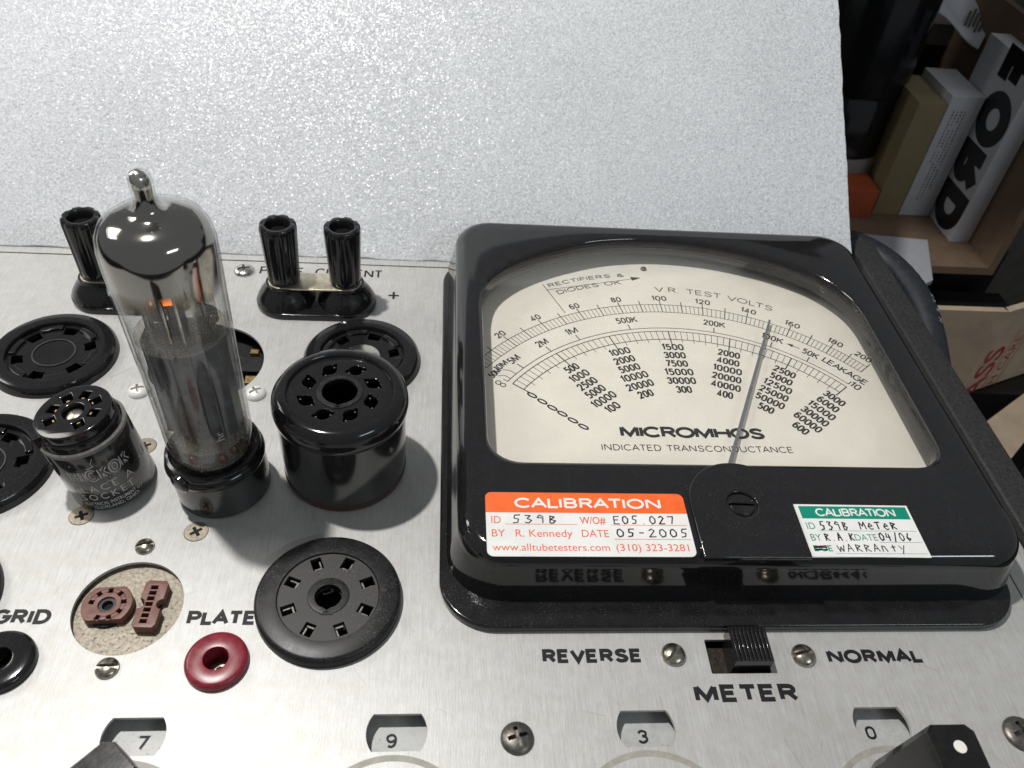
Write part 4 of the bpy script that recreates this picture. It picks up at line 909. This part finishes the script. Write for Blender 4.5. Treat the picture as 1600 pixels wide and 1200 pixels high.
# crumpled shipping label
P = [(29.0, 51.4), (31.0, 55.4), (34.4, 51.8), (32.4, 49.0)]
vs = []; fs = []; n = 10
for i in range(n+1):
    for j in range(n+1):
        u_, v_ = i/n, j/n
        x = (1-u_)*((1-v_)*P[0][0]+v_*P[1][0])+u_*((1-v_)*P[3][0]+v_*P[2][0]); y = (1-u_)*((1-v_)*P[0][1]+v_*P[1][1])+u_*((1-v_)*P[3][1]+v_*P[2][1])
        vs.append((x-31.5, y-52, .35*math.sin(5*u_+3*v_)+.12*math.sin(11*v_)+.42*(y-52)))
for i in range(n):
    for j in range(n): fs.append((i*(n+1)+j, i*(n+1)+j+1, (i+1)*(n+1)+j+1, (i+1)*(n+1)+j))
b = MB().add(vs, fs, m_paper).add([(v[0], v[1], v[2]-.05) for v in vs], [q[::-1] for q in fs], m_paper)
o = obj('shipping_label', b, None, (31.5, 52, 1.9), smooth=60); tag(o, 'crumpled white shipping label with dark print at top right', 'label')
pr = MB()
def lab(u0, v0, u1, v1):
    i0, i1 = u0*n, u1*n
    def S_(u_, v_):
        x = (1-u_)*((1-v_)*P[0][0]+v_*P[1][0])+u_*((1-v_)*P[3][0]+v_*P[2][0]); y = (1-u_)*((1-v_)*P[0][1]+v_*P[1][1])+u_*((1-v_)*P[3][1]+v_*P[2][1])
        return (x-31.5, y-52, .35*math.sin(5*u_+3*v_)+.12*math.sin(11*v_)+.42*(y-52)+.05)
    pr.add([S_(u0, v0), S_(u0, v1), S_(u1, v1), S_(u1, v0)], [(0, 1, 2, 3)], m_darkcard)
lab(.12, .62, .3, .72); lab(.14, .76, .3, .84); lab(.0, .1, .1, .35)
for k in range(5): lab(.68+.05*k, .25+.08*(k % 3), .71+.05*k, .62+.05*(k % 2))
flat('print', pr, o)
o = obj('cable', MB().tube([(0, 0, 0), (-.9, 1.2, -.1), (-.6, 2.4, -.2), (.6, 2.6, -.1), (1.6, 3.4, .2), (2.6, 5.0, .3)], .09, m_rubber, 8), None, (31.4, 52.6, 2.9)); tag(o, 'thin dark cable looping over the shipping label', 'cable')
# dark crate added to carry the carton; its black stands for the shade there
o = obj('shade_block', shift(MB().plate(rrect(21, 42, 36, 62, .2), -22.99, -9.52, m_blk, .05), (28, 52, -22.99)), None, (28, 52, -22.99)); tag(o, 'black crate standing in for the shade under the open brown carton', 'block')
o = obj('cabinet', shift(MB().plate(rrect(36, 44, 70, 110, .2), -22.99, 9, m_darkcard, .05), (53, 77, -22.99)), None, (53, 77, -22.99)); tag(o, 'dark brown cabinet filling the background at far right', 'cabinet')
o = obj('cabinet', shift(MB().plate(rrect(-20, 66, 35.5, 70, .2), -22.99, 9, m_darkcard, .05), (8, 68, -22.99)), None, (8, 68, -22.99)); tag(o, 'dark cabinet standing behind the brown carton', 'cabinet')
# grey offcut of polystyrene
o = obj('foam_offcut', MB().plate([(-2.2, 1.7), (-2.6, -.6), (-.3, -3.4), (.5, -2.9), (2.0, 1.3)], 0, .35, m_foam2, .05), None, (28.0, 40.4, -9.0)); tag(o, 'pale grey polystyrene offcut beside the black hose', 'offcut')
# shipping carton with red print
k = thing('shipping_box', 'kraft cardboard shipping box with red handling print', 'carton', (28.5, 33, -22.99))
B0 = (28.5, 33, -22.99)
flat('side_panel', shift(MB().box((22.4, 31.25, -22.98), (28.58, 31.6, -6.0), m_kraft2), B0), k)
aB = math.atan2(.40, 1.0); TB = Matrix.Translation((28.58, 31.25, 0)) @ Matrix.Rotation(aB, 4, 'Z')
fp = MB().box((0, 0, -11.9), (9, .35, -6.0), m_kraft, TB); 
flat('front_panel', shift(fp, B0), k)
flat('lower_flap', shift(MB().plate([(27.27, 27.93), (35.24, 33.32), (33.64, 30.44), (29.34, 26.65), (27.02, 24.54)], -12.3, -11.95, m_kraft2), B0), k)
flat('box_floor', shift(MB().box((22.4, 31.6, -22.98), (36, 41, -12), m_blk), B0), k)
tx = MB(); T = TB @ Matrix.Translation((0, -.004, 0)) @ Matrix.Rotation(R(90), 4, 'X') @ Matrix.Rotation(R(90), 4, 'Z')
tx.text('GLASS', m_redprint, 0, -15.4, -8.7, -1.75, 1.25, .02, T=T); tx.text('HANDLE WITH CARE', m_redprint, 0, -18.2, -8.2, -2.75, .55, .0, T=T)
tx.ribbon([(-14.5, -2.0), (-7.7, -2.0)], .05, 0, m_redprint, T); tx.ribbon([(-14.5, -3.0), (-7.7, -3.0)], .05, 0, m_redprint, T)
flat('stamp', shift(tx, B0), k)
